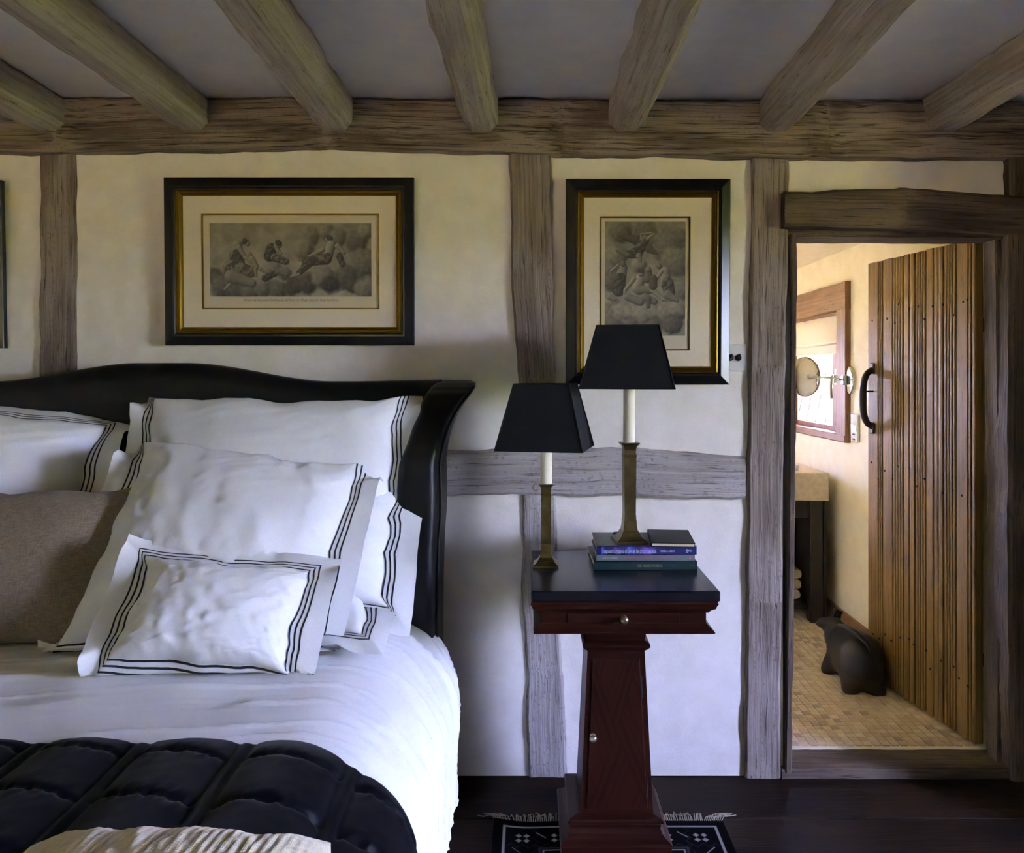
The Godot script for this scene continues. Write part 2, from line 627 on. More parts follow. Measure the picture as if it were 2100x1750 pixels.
func build_shell() -> void:
	# bedroom: x -3.3 .. 1.75, z 0 .. 5.2, y 0 .. 2.307; bathroom: x -0.6 .. 1.65, z -3.3 .. -0.14, y 0.04 .. 2.03
	var back := structure("wall_back", "white plaster wall between old grey timbers, behind the bed")
	var s := Shape.new()
	s.span(Vector3(-3.3, 0, -0.13), Vector3(0.86, 2.35, 0.0))
	s.span(Vector3(0.86, 1.88, -0.13), Vector3(1.67, 2.35, 0.0))
	s.span(Vector3(1.67, 0, -0.13), Vector3(3.2, 2.35, 0.0))
	part(back, "plaster", s, M.plaster)
	var right := structure("wall_right")
	s = Shape.new()
	var x0 := 3.2
	var x1 := 3.45
	s.span(Vector3(x0, -0.1, -0.13), Vector3(x1, 2.35, 1.78))
	s.span(Vector3(x0, -0.1, 2.50), Vector3(x1, 2.35, 5.3))
	s.span(Vector3(x0, -0.1, 1.78), Vector3(x1, 0.68, 2.50))
	s.span(Vector3(x0, 1.90, 1.78), Vector3(x1, 2.35, 2.50))
	part(right, "plaster", s, M.plaster)
	var stub := structure("wall_chimney")
	slab(stub, "plaster", Vector3(1.76, 0, -0.13), Vector3(2.3, 2.35, 0.55), M.plaster)
	var w1 := structure("window_1")
	s = Shape.new()
	s.span(Vector3(3.36, 0.68, 1.78), Vector3(3.41, 0.72, 2.50))
	s.span(Vector3(3.36, 1.86, 1.78), Vector3(3.41, 1.90, 2.50))
	for zz in [1.78, 2.46]:
		s.span(Vector3(3.36, 0.72, zz), Vector3(3.41, 1.86, zz + 0.04))
	part(w1, "window_frame", s, M.jamb)
	slab(w1, "pane", Vector3(3.38, 0.72, 1.82), Vector3(3.384, 1.86, 2.46), M.glass)
	slab(w1, "window_sill", Vector3(3.15, 0.66, 1.75), Vector3(3.36, 0.685, 2.53), M.jamb)
	var left := structure("wall_left")
	slab(left, "plaster", Vector3(-3.5, -0.1, -0.13), Vector3(-3.3, 2.35, 5.3), M.plaster)
	var front := structure("wall_front")
	s = Shape.new()
	s.span(Vector3(-3.5, -0.1, 5.2), Vector3(-1.98, 2.35, 5.4))
	s.span(Vector3(-1.32, -0.1, 5.2), Vector3(3.45, 2.35, 5.4))
	s.span(Vector3(-1.98, -0.1, 5.2), Vector3(-1.32, 1.05, 5.4))
	s.span(Vector3(-1.98, 1.65, 5.2), Vector3(-1.32, 2.35, 5.4))
	part(front, "plaster", s, M.plaster)
	var w4 := structure("window_4")
	s = Shape.new()
	s.span(Vector3(-1.98, 1.05, 5.32), Vector3(-1.32, 1.085, 5.37))
	s.span(Vector3(-1.98, 1.615, 5.32), Vector3(-1.32, 1.65, 5.37))
	for xx in [-1.98, -1.355]:
		s.span(Vector3(xx, 1.085, 5.32), Vector3(xx + 0.035, 1.615, 5.37))
	part(w4, "window_frame", s, M.jamb)
	slab(w4, "pane", Vector3(-1.945, 1.085, 5.343), Vector3(-1.355, 1.615, 5.347), M.glass)
	var ceil := structure("ceiling", "off-white plaster ceiling between limewashed joists")
	slab(ceil, "plaster", Vector3(-3.5, 2.307, -0.13), Vector3(3.45, 2.6, 5.4), M.ceiling)
	# floor: wide dark boards running across the room
	var fl := structure("floor", "dark wide old floorboards")
	slab(fl, "subfloor", Vector3(-3.5, -0.12, -0.13), Vector3(3.45, -0.03, 5.4), M.iron)
	var zz := 0.0
	var k := 0
	var wid := [0.262, 0.285, 0.27, 0.30, 0.26, 0.29]
	while zz < 5.2:
		var w: float = wid[k % 6]
		var p := Shape.new()
		var nx := 64
		var pts := PackedVector3Array()
		var uvs := PackedVector2Array()
		for j in 9:
			for i in nx + 1:
				var x := lerpf(-3.3, 3.2, float(i) / nx)
				var fz: float = [0.0, 0.0, 0.012, 0.2, 0.5, 0.8, 0.988, 1.0, 1.0][j]
				var z: float = zz + 0.003 + (w - 0.006) * fz + (noise(x * 2.5, k * 7.0) * 0.004 if j < 2 or j > 6 else 0.0)
				var y: float = -0.03 if j == 0 or j == 8 else (-0.004 if j == 1 or j == 7 else noise(x * 1.2, z * 3.0, k) * 0.003 - 0.002)
				pts.append(Vector3(x, y, z))
				uvs.append(Vector2(x + k * 0.37, z * 1.0 + k * 0.21))
		# outward is du x dv = x cross z = -y, so walk z backwards
		var rp := PackedVector3Array()
		var ru := PackedVector2Array()
		for j in 9:
			for i in nx + 1:
				rp.append(pts[(8 - j) * (nx + 1) + i])
				ru.append(uvs[(8 - j) * (nx + 1) + i])
		p.patch(nx, 8, rp, ru)
		part(fl, "floorboard", p, M.plank)
		zz += w
		k += 1
	# outdoors: a lawn that the sun lights, and a hedge
	var g := MeshInstance3D.new()
	g.name = "lawn"
	var gs := Shape.new()
	gs.span(Vector3(-40, -0.5, -40), Vector3(40, -0.35, 40))
	g.mesh = gs.mesh(Vector3.ZERO, M.lawn)
	add_child(g)
	g.set_meta("kind", "stuff")
	g.set_meta("label", "sunlit dry grass and gravel outside the windows")
	g.set_meta("category", "ground")
	# the roof over the two rooms; it shades the ground beside the house
	var roof := structure("roof")
	gs = Shape.new()
	gs.extrude(PackedVector2Array([Vector2(-3.9, 2.62), Vector2(3.85, 2.62), Vector2(0.0, 6.2)]), Vector3(0, 0, -4.0), Vector3.RIGHT, Vector3.UP, 9.8)
	part(roof, "covering", gs, M.roof)
	# hedge at the end of the garden
	var hd := MeshInstance3D.new()
	hd.name = "garden_hedge"
	gs = Shape.new()
	var pts2 := PackedVector3Array()
	var uv2 := PackedVector2Array()
	for j in 15:
		for i in 121:
			var zz2 := lerpf(-40.0, 40.0, i / 120.0)
			var hp: Vector2 = [Vector2(9.2, -0.35), Vector2(9.0, 0.3), Vector2(9.0, 0.9), Vector2(9.1, 1.3), Vector2(9.4, 1.55), Vector2(10.6, 1.55), Vector2(11.0, -0.35)][mini(j / 2, 6)]
			var lump := noise(zz2 * 0.9, j * 0.8, 3.0) * 0.35
			pts2.append(Vector3(hp.x - lump, hp.y + lump * 0.5 * (1.0 if hp.y > 0.0 else 0.0), zz2))
			uv2.append(Vector2(zz2, j))
	gs.patch(120, 14, pts2, uv2)
	var pts3 := PackedVector3Array()
	for p in pts2:
		pts3.append(Vector3(-p.z, p.y * (6.5 if p.y > 0.0 else 1.0), p.x + 26.0))
	gs.patch(120, 14, pts3, uv2)
	hd.mesh = gs.mesh(Vector3.ZERO, M.hedge)
	add_child(hd)
	hd.set_meta("kind", "stuff")
	hd.set_meta("label", "green garden hedges outside, one low beside the house and one tall in front")
	hd.set_meta("category", "hedge")


func build_timbers() -> void:
	var back: Node3D = get_node("wall_back")
	var ceil: Node3D = get_node("ceiling")
	var X := Vector3.RIGHT
	var Y := Vector3.UP
	var Z := Vector3.BACK
	# wall plate under the joist ends
	hewn(back, "wall_plate", M.beam, [Vector3(-3.3, 2.215, 0.01), Vector3(-1.6, 2.212, 0.012), Vector3(-0.7, 2.222, 0.012), Vector3(0.1, 2.206, 0.012), Vector3(1.0, 2.20, 0.012), Vector3(2.0, 2.195, 0.012)], [0.185, 0.182, 0.165, 0.185, 0.19, 0.19], 0.085, Y, Z, 1.0, 0.006, 0.010, "knotty brown timber under the joist ends")
	# posts
	hewn(back, "post", M.post, [Vector3(-1.615, 0.0, -0.012), Vector3(-1.615, 2.14, -0.012)], 0.122, 0.05, X, Z, 7.0, 0.004, 0.006, "narrow flat grey post left of the wide picture")
	hewn(back, "post", M.post, [Vector3(-0.005, 2.14, -0.01), Vector3(0.0, 1.75, -0.012), Vector3(0.018, 1.36, -0.013), Vector3(0.03, 1.10, -0.013)], [0.145, 0.142, 0.122, 0.12], 0.06, X, Z, 9.0, 0.007, 0.008, "crooked post between the two pictures")
	hewn(back, "post", M.rail, [Vector3(0.028, 0.97, -0.012), Vector3(0.025, 0.70, -0.013), Vector3(0.045, 0.35, -0.013), Vector3(0.055, 0.0, -0.013)], [0.118, 0.12, 0.125, 0.13], 0.05, X, Z, 11.0, 0.007, 0.008, "crooked post behind the nightstand")
	hewn(back, "post", M.post, [Vector3(0.812, 2.15, -0.015), Vector3(0.803, 1.4, -0.016), Vector3(0.79, 0.6, -0.018), Vector3(0.785, 0.0, -0.018)], [0.122, 0.125, 0.118, 0.122], 0.075, X, Z, 13.0, 0.005, 0.008, "tall door post left of the doorway")
	hewn(back, "rail", M.rail, [Vector3(-0.30, 1.035, 0.0), Vector3(0.02, 1.04, 0.0), Vector3(0.35, 1.04, 0.0), Vector3(0.725, 1.025, 0.0)], [0.148, 0.16, 0.165, 0.145], 0.055, Y, Z, 15.0, 0.007, 0.010, "pale horizontal rail with saw marks")
	# doorway
	hewn(back, "lintel", M.jamb, [Vector3(0.845, 1.925, 0.02), Vector3(1.25, 1.93, 0.02), Vector3(1.668, 1.905, 0.02)], [0.12, 0.135, 0.125], 0.10, Y, Z, 17.0, 0.006, 0.010, "dark scarred lintel over the doorway")
	hewn(back, "head_lining", M.jamb, [Vector3(0.86, 1.858, -0.06), Vector3(1.64, 1.855, -0.06)], 0.03, 0.13, Y, Z, 18.0, 0.003, 0.004)
	hewn(back, "jamb_lining", M.jamb, [Vector3(0.872, 0.02, -0.05), Vector3(0.884, 0.9, -0.05), Vector3(0.890, 1.85, -0.05)], 0.022, 0.15, X, Z, 19.0, 0.003, 0.004)
	hewn(back, "post", M.jamb, [Vector3(1.665, 0.0, 0.0), Vector3(1.66, 0.9, 0.0), Vector3(1.665, 2.12, 0.0)], [0.10, 0.105, 0.105], 0.09, X, Z, 21.0, 0.008, 0.012, "rough worn post right of the doorway")
	hewn(back, "jamb_lining", M.jamb, [Vector3(1.632, 0.02, -0.06), Vector3(1.636, 0.9, -0.06), Vector3(1.624, 1.84, -0.06)], 0.05, 0.08, X, Z, 23.0, 0.003, 0.005)
	hewn(back, "corner_post", M.jamb, [Vector3(1.74, 0.0, 0.02), Vector3(1.74, 2.12, 0.02)], 0.07, 0.1, X, Z, 25.0, 0.005, 0.008)
	hewn(back, "threshold", M.jamb, [Vector3(0.85, 0.012, -0.055), Vector3(1.64, 0.012, -0.055)], 0.045, 0.15, Y, Z, 27.0, 0.003, 0.008, "worn wooden door sill")
	# joists: pale old timbers with eased arrises, running from the back wall towards the front
	var xs := [-2.115, -1.625, -1.145, -0.662, -0.170, 0.320, 0.822, 1.378, 1.87, 2.36, 2.85]
	var ws := [0.12, 0.118, 0.12, 0.125, 0.115, 0.115, 0.118, 0.125, 0.12, 0.12, 0.12]
	for i in xs.size():
		var x: float = xs[i]
		var sk: float = [0.0, 0.0, 0.01, -0.01, 0.0, 0.01, -0.005, 0.0, 0.0, 0.0, 0.0][i]
		var bow: float = [0.0, 0.01, -0.012, 0.012, -0.02, 0.015, -0.015, 0.02, 0.0, 0.01, 0.0][i]
		hewn(ceil, "joist", M.joist, [Vector3(x, 2.255, 0.02), Vector3(x + bow, 2.255, 1.3), Vector3(x + sk, 2.255, 2.6), Vector3(x, 2.255, 5.2)], ws[i], 0.135, X, Y, 30.0 + i * 3.0, 0.006, 0.028)


func build_bathroom() -> void:
	var bl := structure("wall_bathroom_left")
	slab(bl, "plaster", Vector3(-0.75, 0, -3.5), Vector3(-0.6, 2.2, -0.13), M.cream)
	var bb := structure("wall_bathroom_back")
	var s := Shape.new()
	s.span(Vector3(-0.75, 0, -3.6), Vector3(0.1, 2.2, -3.3))
	s.span(Vector3(0.6, 0, -3.6), Vector3(1.86, 2.2, -3.3))
	s.span(Vector3(0.1, 0, -3.6), Vector3(0.6, 1.2, -3.3))
	s.span(Vector3(0.1, 1.73, -3.6), Vector3(0.6, 2.2, -3.3))
	part(bb, "plaster", s, M.cream)
	var w3 := structure("window_3")
	s = Shape.new()
	s.span(Vector3(0.1, 1.2, -3.5), Vector3(0.6, 1.235, -3.44))
	s.span(Vector3(0.1, 1.695, -3.5), Vector3(0.6, 1.73, -3.44))
	for xx in [0.1, 0.565]:
		s.span(Vector3(xx, 1.235, -3.5), Vector3(xx + 0.035, 1.695, -3.44))
	part(w3, "window_frame", s, M.oak)
	slab(w3, "pane", Vector3(0.135, 1.235, -3.472), Vector3(0.565, 1.695, -3.468), M.glass)
	var br := structure("wall_bathroom_right")
	s = Shape.new()
	s.span(Vector3(1.65, 0, -1.54), Vector3(1.86, 2.2, -0.05))
	s.span(Vector3(1.65, 0, -3.6), Vector3(1.86, 2.2, -2.45))
	s.span(Vector3(1.65, 0, -2.45), Vector3(1.86, 1.05, -1.54))
	s.span(Vector3(1.65, 1.72, -2.45), Vector3(1.86, 2.2, -1.54))
	part(br, "plaster", s, M.cream)
	var bf := structure("wall_bathroom_front")
	s = Shape.new()
	s.span(Vector3(-0.75, 0, -0.15), Vector3(0.86, 2.2, -0.13))
	s.span(Vector3(0.86, 1.88, -0.15), Vector3(1.67, 2.2, -0.13))
	s.span(Vector3(1.67, 0, -0.15), Vector3(1.78, 2.2, -0.13))
	part(bf, "plaster", s, M.cream)
	var bc := structure("ceiling_bathroom")
	slab(bc, "plaster", Vector3(-0.75, 2.03, -3.6), Vector3(1.86, 2.35, -0.15), M.cream)
	var bs := structure("baseboard_bathroom_right")
	slab(bs, "board", Vector3(1.632, 0.04, -3.3), Vector3(1.65, 0.125, -0.3), M.oak)
	# mosaic floor: tiles 29 mm on a 32 mm pitch in pale grout
	var fl := structure("floor_bathroom", "small beige mosaic tiles with pale grout")
	slab(fl, "grout", Vector3(-0.75, -0.1, -3.4), Vector3(1.66, 0.0375, -0.12), M.grout)
	var tones := [Color(0.82, 0.74, 0.60), Color(0.79, 0.70, 0.56), Color(0.84, 0.77, 0.64), Color(0.75, 0.65, 0.52), Color(0.80, 0.69, 0.57), Color(0.66, 0.58, 0.48), Color(0.86, 0.80, 0.68)]
	var tm := []
	for t in tones:
		var ts := Shape.new()
		ts.box(Vector3(0, 0.0015, 0), Vector3(0.0282, 0.005, 0.0305), 0.0010)
		tm.append(ts.mesh(Vector3.ZERO, mat(t, 0.45)))
	var rng := RandomNumberGenerator.new()
	rng.seed = 8
	var near := 0
	var rest := {}
	for k in 90:
		var z := -0.152 - k * 0.0325
		var i := 0
		while true:
			var x := 1.60 - i * 0.0325
			i += 1
			if x < -0.55:
				break
			var tone := rng.randi() % 7
			if rng.randf() < 0.5:
				tone = rng.randi() % 3
			var at := Vector3(x + rng.randf_range(-0.0008, 0.0008), 0.0385 + rng.randf_range(0, 0.0008), z)
			# what the doorway shows: between the left post and the door leaf
			if near < 300 and x > 0.80 and x < 1.57 and -z < 0.7 and x > 0.89 * (2.76 - z) / 2.80 - 0.02:
				near += 1
				var o := MeshInstance3D.new()
				o.name = "tile"
				o.mesh = tm[tone]
				fl.add_child(o, true)
				o.position = at
			else:
				if not rest.has(tone):
					rest[tone] = []
				rest[tone].append(at)
	for tone in rest:
		var mm := MultiMesh.new()
		mm.transform_format = MultiMesh.TRANSFORM_3D
		mm.mesh = tm[tone]
		mm.instance_count = rest[tone].size()
		for n in rest[tone].size():
			mm.set_instance_transform(n, Transform3D(Basis(), rest[tone][n]))
		var mi := MultiMeshInstance3D.new()
		mi.name = "mosaic"
		mi.multimesh = mm
		fl.add_child(mi, true)
		mi.set_meta("kind", "stuff")
	build_bath_window()
	build_door()
	build_vanity()
	build_mirror()
	build_animal()
	# shaver socket with a pull cord above it
	var so := thing("shaver_socket", "slim white shaver socket on the cream bathroom wall beside the door", "socket", Vector3(1.65, 1.03, -1.35))
	s = Shape.new()
	s.span(Vector3(1.638, 1.03, -1.385), Vector3(1.65, 1.175, -1.295), 0.004)
	part(so, "plate", s, M.ceramic)
	s = Shape.new()
	s.box(Vector3(1.637, 1.105, -1.34), Vector3(0.003, 0.022, 0.07), 0.0, Basis(Vector3.RIGHT, 0.25))
	part(so, "slider", s, M.steel)
	for d in [[0.0, 0.0], [0.02, 0.0], [0.0, 0.025], [0.02, 0.025]]:
		s = Shape.new()
		s.box(Vector3(1.637, 1.045 + d[1], -1.35 + d[0]), Vector3(0.003, 0.007, 0.005))
		part(so, "pin_hole", s, M.iron)
	var pc := thing("pull_cord", "thin white light pull cord beside the round mirror's wall plate", "cord", Vector3(1.64, 1.14, -1.42))
	s = Shape.new()
	s.tube([Vector3(1.642, 1.33, -1.42), Vector3(1.642, 1.25, -1.42), Vector3(1.642, 1.15, -1.42)], 0.0012, 5)
	part(pc, "string", s, M.ceramic)
	s = Shape.new()
	s.lathe([Vector2(0.002, 0.022), Vector2(0.006, 0.006), Vector2(0.007, 0.0)], Vector3(1.642, 1.13, -1.42), 8)
	part(pc, "toggle", s, M.iron)


func build_bath_window() -> void:
	var w := structure("window_2", "small oak-framed leaded window with a cream blind")
	# opening z -2.45 .. -1.54, y 1.05 .. 1.72 in the wall x 1.65 .. 2.15
	var X := Vector3.RIGHT
	var Y := Vector3.UP
	var Z := Vector3.BACK
	hewn(w, "casing", M.oak, [Vector3(1.64, 1.785, -2.6), Vector3(1.64, 1.785, -1.41)], 0.145, 0.04, Y, X, 41.0, 0.002, 0.004)
	hewn(w, "casing", M.oak, [Vector3(1.642, 1.02, -1.475), Vector3(1.642, 1.72, -1.475)], 0.125, 0.04, Z, X, 42.0, 0.002, 0.004)
	hewn(w, "casing", M.oak, [Vector3(1.642, 1.02, -2.51), Vector3(1.642, 1.72, -2.51)], 0.125, 0.04, Z, X, 43.0, 0.002, 0.004)
	hewn(w, "window_sill", M.oak, [Vector3(1.655, 1.04, -2.58), Vector3(1.655, 1.04, -1.42)], 0.04, 0.075, Y, X, 44.0, 0.002, 0.006)
	var s := Shape.new()
	s.span(Vector3(1.66, 1.06, -1.56), Vector3(1.86, 1.72, -1.54))
	s.span(Vector3(1.66, 1.06, -2.45), Vector3(1.86, 1.72, -2.43))
	s.span(Vector3(1.66, 1.70, -2.43), Vector3(1.86, 1.72, -1.56))
	s.span(Vector3(1.69, 1.05, -2.43), Vector3(1.86, 1.06, -1.56))
	part(w, "reveal_lining", s, M.oak)
	s = Shape.new()
	s.span(Vector3(1.70, 1.06, -2.43), Vector3(1.735, 1.085, -1.56))
	s.span(Vector3(1.70, 1.675, -2.43), Vector3(1.735, 1.70, -1.56))
	s.span(Vector3(1.70, 1.085, -2.43), Vector3(1.735, 1.675, -2.395))
	s.span(Vector3(1.70, 1.085, -1.80), Vector3(1.735, 1.675, -1.56))
	part(w, "window_frame", s, M.oak)
	slab(w, "pane", Vector3(1.716, 1.085, -2.395), Vector3(1.719, 1.675, -1.80), M.glass)
	s = Shape.new()
	for k in range(-6, 7):
		for sg in [-1.0, 1.0]:
			var z0 := -2.395
			var z1 := -1.80
			var zc := (z0 + z1) * 0.5 + k * 0.16
			var a := Vector3(1.713, 1.38 + sg * 1.7 * (z0 - zc), z0)
			var b := Vector3(1.713, 1.38 + sg * 1.7 * (z1 - zc), z1)
			var dy := b.y - a.y
			var ta := (1.085 - a.y) / dy
			var tb := (1.675 - a.y) / dy
			var t0 := maxf(0.0, minf(ta, tb))
			var t1 := minf(1.0, maxf(ta, tb))
			if t1 - t0 > 0.03:
				s.tube([a.lerp(b, t0), a.lerp(b, t1)], 0.0022, 4)
	part(w, "lead_lattice", s, M.lead)
	s = Shape.new()
	s.tube([Vector3(1.695, 1.36, -1.735), Vector3(1.675, 1.37, -1.74), Vector3(1.67, 1.31, -1.745), Vector3(1.675, 1.24, -1.75)], 0.009, 6)
	s.box(Vector3(1.697, 1.36, -1.735), Vector3(0.008, 0.09, 0.03), 0.003)
	part(w, "window_catch", s, M.steel)
	# roman blind, part drawn
	var b := thing("roman_blind", "cream fabric roman blind half drawn over the bathroom window", "blind", Vector3(1.70, 1.50, -2.0))
	s = Shape.new()
	var pts := PackedVector3Array()
	var uvs := PackedVector2Array()
	var prof := [Vector2(1.675, 1.71), Vector2(1.675, 1.66), Vector2(1.673, 1.60), Vector2(1.66, 1.565), Vector2(1.655, 1.553), Vector2(1.662, 1.546), Vector2(1.68, 1.55), Vector2(1.684, 1.54), Vector2(1.683, 1.50), Vector2(1.683, 1.495)]
	for j in prof.size():
		for i in 21:
			var z := lerpf(-2.42, -1.57, i / 20.0)
			var p: Vector2 = prof[j]
			pts.append(Vector3(p.x + noise(z * 4.0, j * 0.5) * 0.006, p.y + sin(i / 20.0 * PI) * -0.006, z))
			uvs.append(Vector2(z, p.y))
	s.patch(20, prof.size() - 1, pts, uvs)
	part(b, "fabric", s, M.blind)
	s = Shape.new()
	s.span(Vector3(1.676, 1.688, -2.42), Vector3(1.70, 1.71, -1.57), 0.002)
	part(b, "head_rail", s, M.ceramic)


func build_door() -> void:
	# plank door hung on the right, swung into the bathroom; local axes: e along the width from the free edge, n out of its seen face
	var free := Vector3(1.484, 0.0, -0.80)
	var hinge := Vector3(1.583, 0.0, -0.12)
	var e := (hinge - free).normalized()
	var n := Vector3(-e.z, 0, e.x)          # towards -x
	if n.x > 0:
		n = -n
	var L := free.distance_to(hinge)
	var y0 := 0.052
	var y1 := 1.862
	var d := structure("door_1", "old pine plank door with reeded boards, standing open")
	var H := y1 - y0
	# [t0, t1, reeds]
	var boards := [[0.0, 0.112, 0], [0.112, 0.165, 2], [0.165, 0.266, 0], [0.266, 0.38, 4], [0.38, 0.431, 0], [0.431, 0.489, 1], [0.489, 0.593, 4], [0.593, 0.655, 0], [0.655, 0.745, 2], [0.745, 0.852, 4], [0.852, 0.941, 0], [0.941, 0.974, 1], [0.974, 1.0, 0]]
	var T := 0.032
	for bi in boards.size():
		var b = boards[bi]
		var a0: float = b[0] * L + 0.0012
		var a1: float = b[1] * L - 0.0012
		var w := a1 - a0
		var prof := [Vector2(0, -T)]
		var reeds: int = b[2]
		var top := 0.0 if reeds == 0 else -0.020
		prof.append(Vector2(0, top - 0.003))
		prof.append(Vector2(0.002, top))
		prof.append(Vector2(w - 0.002, top))
		prof.append(Vector2(w, top - 0.003))
		prof.append(Vector2(w, -T))
		var s := Shape.new()
		for i in prof.size():
			var p: Vector2 = prof[i]
			var q: Vector2 = prof[(i + 1) % prof.size()]
			var a := free + e * (a0 + p.x) + n * p.y
			var c := free + e * (a0 + q.x) + n * q.y
			var ya := Vector3(0, y0, 0)
			var yb := Vector3(0, y1 - 0.0006 * sin(bi * 2.3), 0)
			var u0 := a0 + p.x + bi * 0.13
			var u1 := u0 + p.distance_to(q)
			s.quad(a + ya, c + ya, c + yb, a + yb, Vector2(0, u0), Vector2(0, u1), Vector2(H, u1), Vector2(H, u0))
		# ends
		var poly := PackedVector2Array(prof)
		for top_end in 2:
			var tr := Geometry2D.triangulate_polygon(poly)
			for k in tr.size() / 3:
				var pp := []
				for m in 3:
					var p2: Vector2 = poly[tr[k * 3 + m]]
					pp.append(free + e * (a0 + p2.x) + n * p2.y + Vector3(0, y1 - 0.0006 * sin(bi * 2.3) if top_end else y0, 0))
				var up: bool = ((pp[1] - pp[0]) as Vector3).cross(pp[2] - pp[0]).y > 0
				if up == (top_end == 1):
					s.tri(pp[0], pp[1], pp[2])
				else:
					s.tri(pp[0], pp[2], pp[1])
		part(d, "board", s, M.pine)
		# raised beads with deep narrow grooves between them
		for r in reeds:
			var g0 := 0.0050
			var rw := (w - g0 * (reeds + 1)) / reeds
			var c0: float = a0 + g0 + r * (rw + g0)
			var rs := Shape.new()
			var bead := [Vector2(0, -0.021), Vector2(0, -0.002), Vector2(0.0012, -0.0004), Vector2(rw * 0.5, 0.0008), Vector2(rw - 0.0012, -0.0004), Vector2(rw, -0.002), Vector2(rw, -0.021)]
			for i in bead.size() - 1:
				var pa: Vector2 = bead[i]
				var pb: Vector2 = bead[i + 1]
				var qa := free + e * (c0 + pa.x) + n * pa.y
				var qb := free + e * (c0 + pb.x) + n * pb.y
				var lo := Vector3(0, y0 + 0.001, 0)
				var hi := Vector3(0, y1 - 0.002, 0)
				var v0 := c0 + pa.x + r * 0.07
				var v1 := v0 + pa.distance_to(pb)
				rs.quad(qa + lo, qb + lo, qb + hi, qa + hi, Vector2(0, v0), Vector2(0, v1), Vector2(H, v1), Vector2(H, v0))
			part(d, "bead", rs, M.pine)
	# ledges on the far face
	for yy in [0.25, 0.95, 1.62]:
		var s := Shape.new()
		s.box(free + e * L * 0.5 - n * (T + 0.013) + Vector3(0, yy, 0), Vector3(L - 0.08, 0.12, 0.024), 0.004, Basis(e, Vector3.UP, e.cross(Vector3.UP)))
		part(d, "ledge", s, M.pine)
	# clenched nails
	var rng := RandomNumberGenerator.new()
	rng.seed = 4
	for yy in [0.26, 0.96, 1.63]:
		for k in 13:
			var t := (k + 0.5) / 13.0 + rng.randf_range(-0.025, 0.025)
			var s := Shape.new()
			var at: Vector3 = free + e * (t * L) + n * 0.001 + Vector3(0, yy + rng.randf_range(-0.045, 0.045), 0)
			s.lathe([Vector2(0.0048, -0.003), Vector2(0.0048, 0.0005), Vector2(0.003, 0.002), Vector2(0.0005, 0.0026)], at, 7, Basis(e, n, e.cross(n)))
			part(d, "nail", s, M.nail)
	# bow handle with a thumb latch
	var hy := 1.27
	var hc := free + e * 0.045
	var path := []
	var rad := []
	for k in 17:
		var f := k / 16.0
		var ang := lerpf(-1.0, 1.0, f)
		var out := 0.045 * pow(maxf(0.0, 1.0 - pow(absf(ang), 3.0)), 0.6)
		path.append(hc + n * (0.006 + out) + Vector3(0, hy + ang * 0.125, 0) - e * 0.0)
		rad.append(lerpf(0.013, 0.0165, 1.0 - absf(ang)))
	var hs := Shape.new()
	hs.tube(path, rad, 10)
	hs.box(hc + n * 0.006 + Vector3(0, hy + 0.13, 0), Vector3(0.03, 0.05, 0.012), 0.005, Basis(e, Vector3.UP, e.cross(Vector3.UP)))
	hs.box(hc + n * 0.006 + Vector3(0, hy - 0.13, 0), Vector3(0.03, 0.05, 0.012), 0.005, Basis(e, Vector3.UP, e.cross(Vector3.UP)))
	var hd := part(d, "door_handle", hs, M.handle, "curved dark brown bow handle")
	var ls := Shape.new()
	ls.tube([hc + n * 0.002 + Vector3(0, hy + 0.03, 0), hc + n * 0.03 + Vector3(0, hy + 0.03, 0), hc + n * 0.05 + Vector3(0, hy + 0.025, 0)], 0.004, 6)
	part(hd, "thumb_latch", ls, M.iron)
	# strap hinges on the hanging edge
	for yy in [0.35, 1.55]:
		var s := Shape.new()
		s.box(hinge - n * 0.036 - e * 0.05 + Vector3(0, yy, 0), Vector3(0.09, 0.05, 0.006), 0.002, Basis(e, Vector3.UP, e.cross(Vector3.UP)))
		part(d, "hinge", s, M.iron)


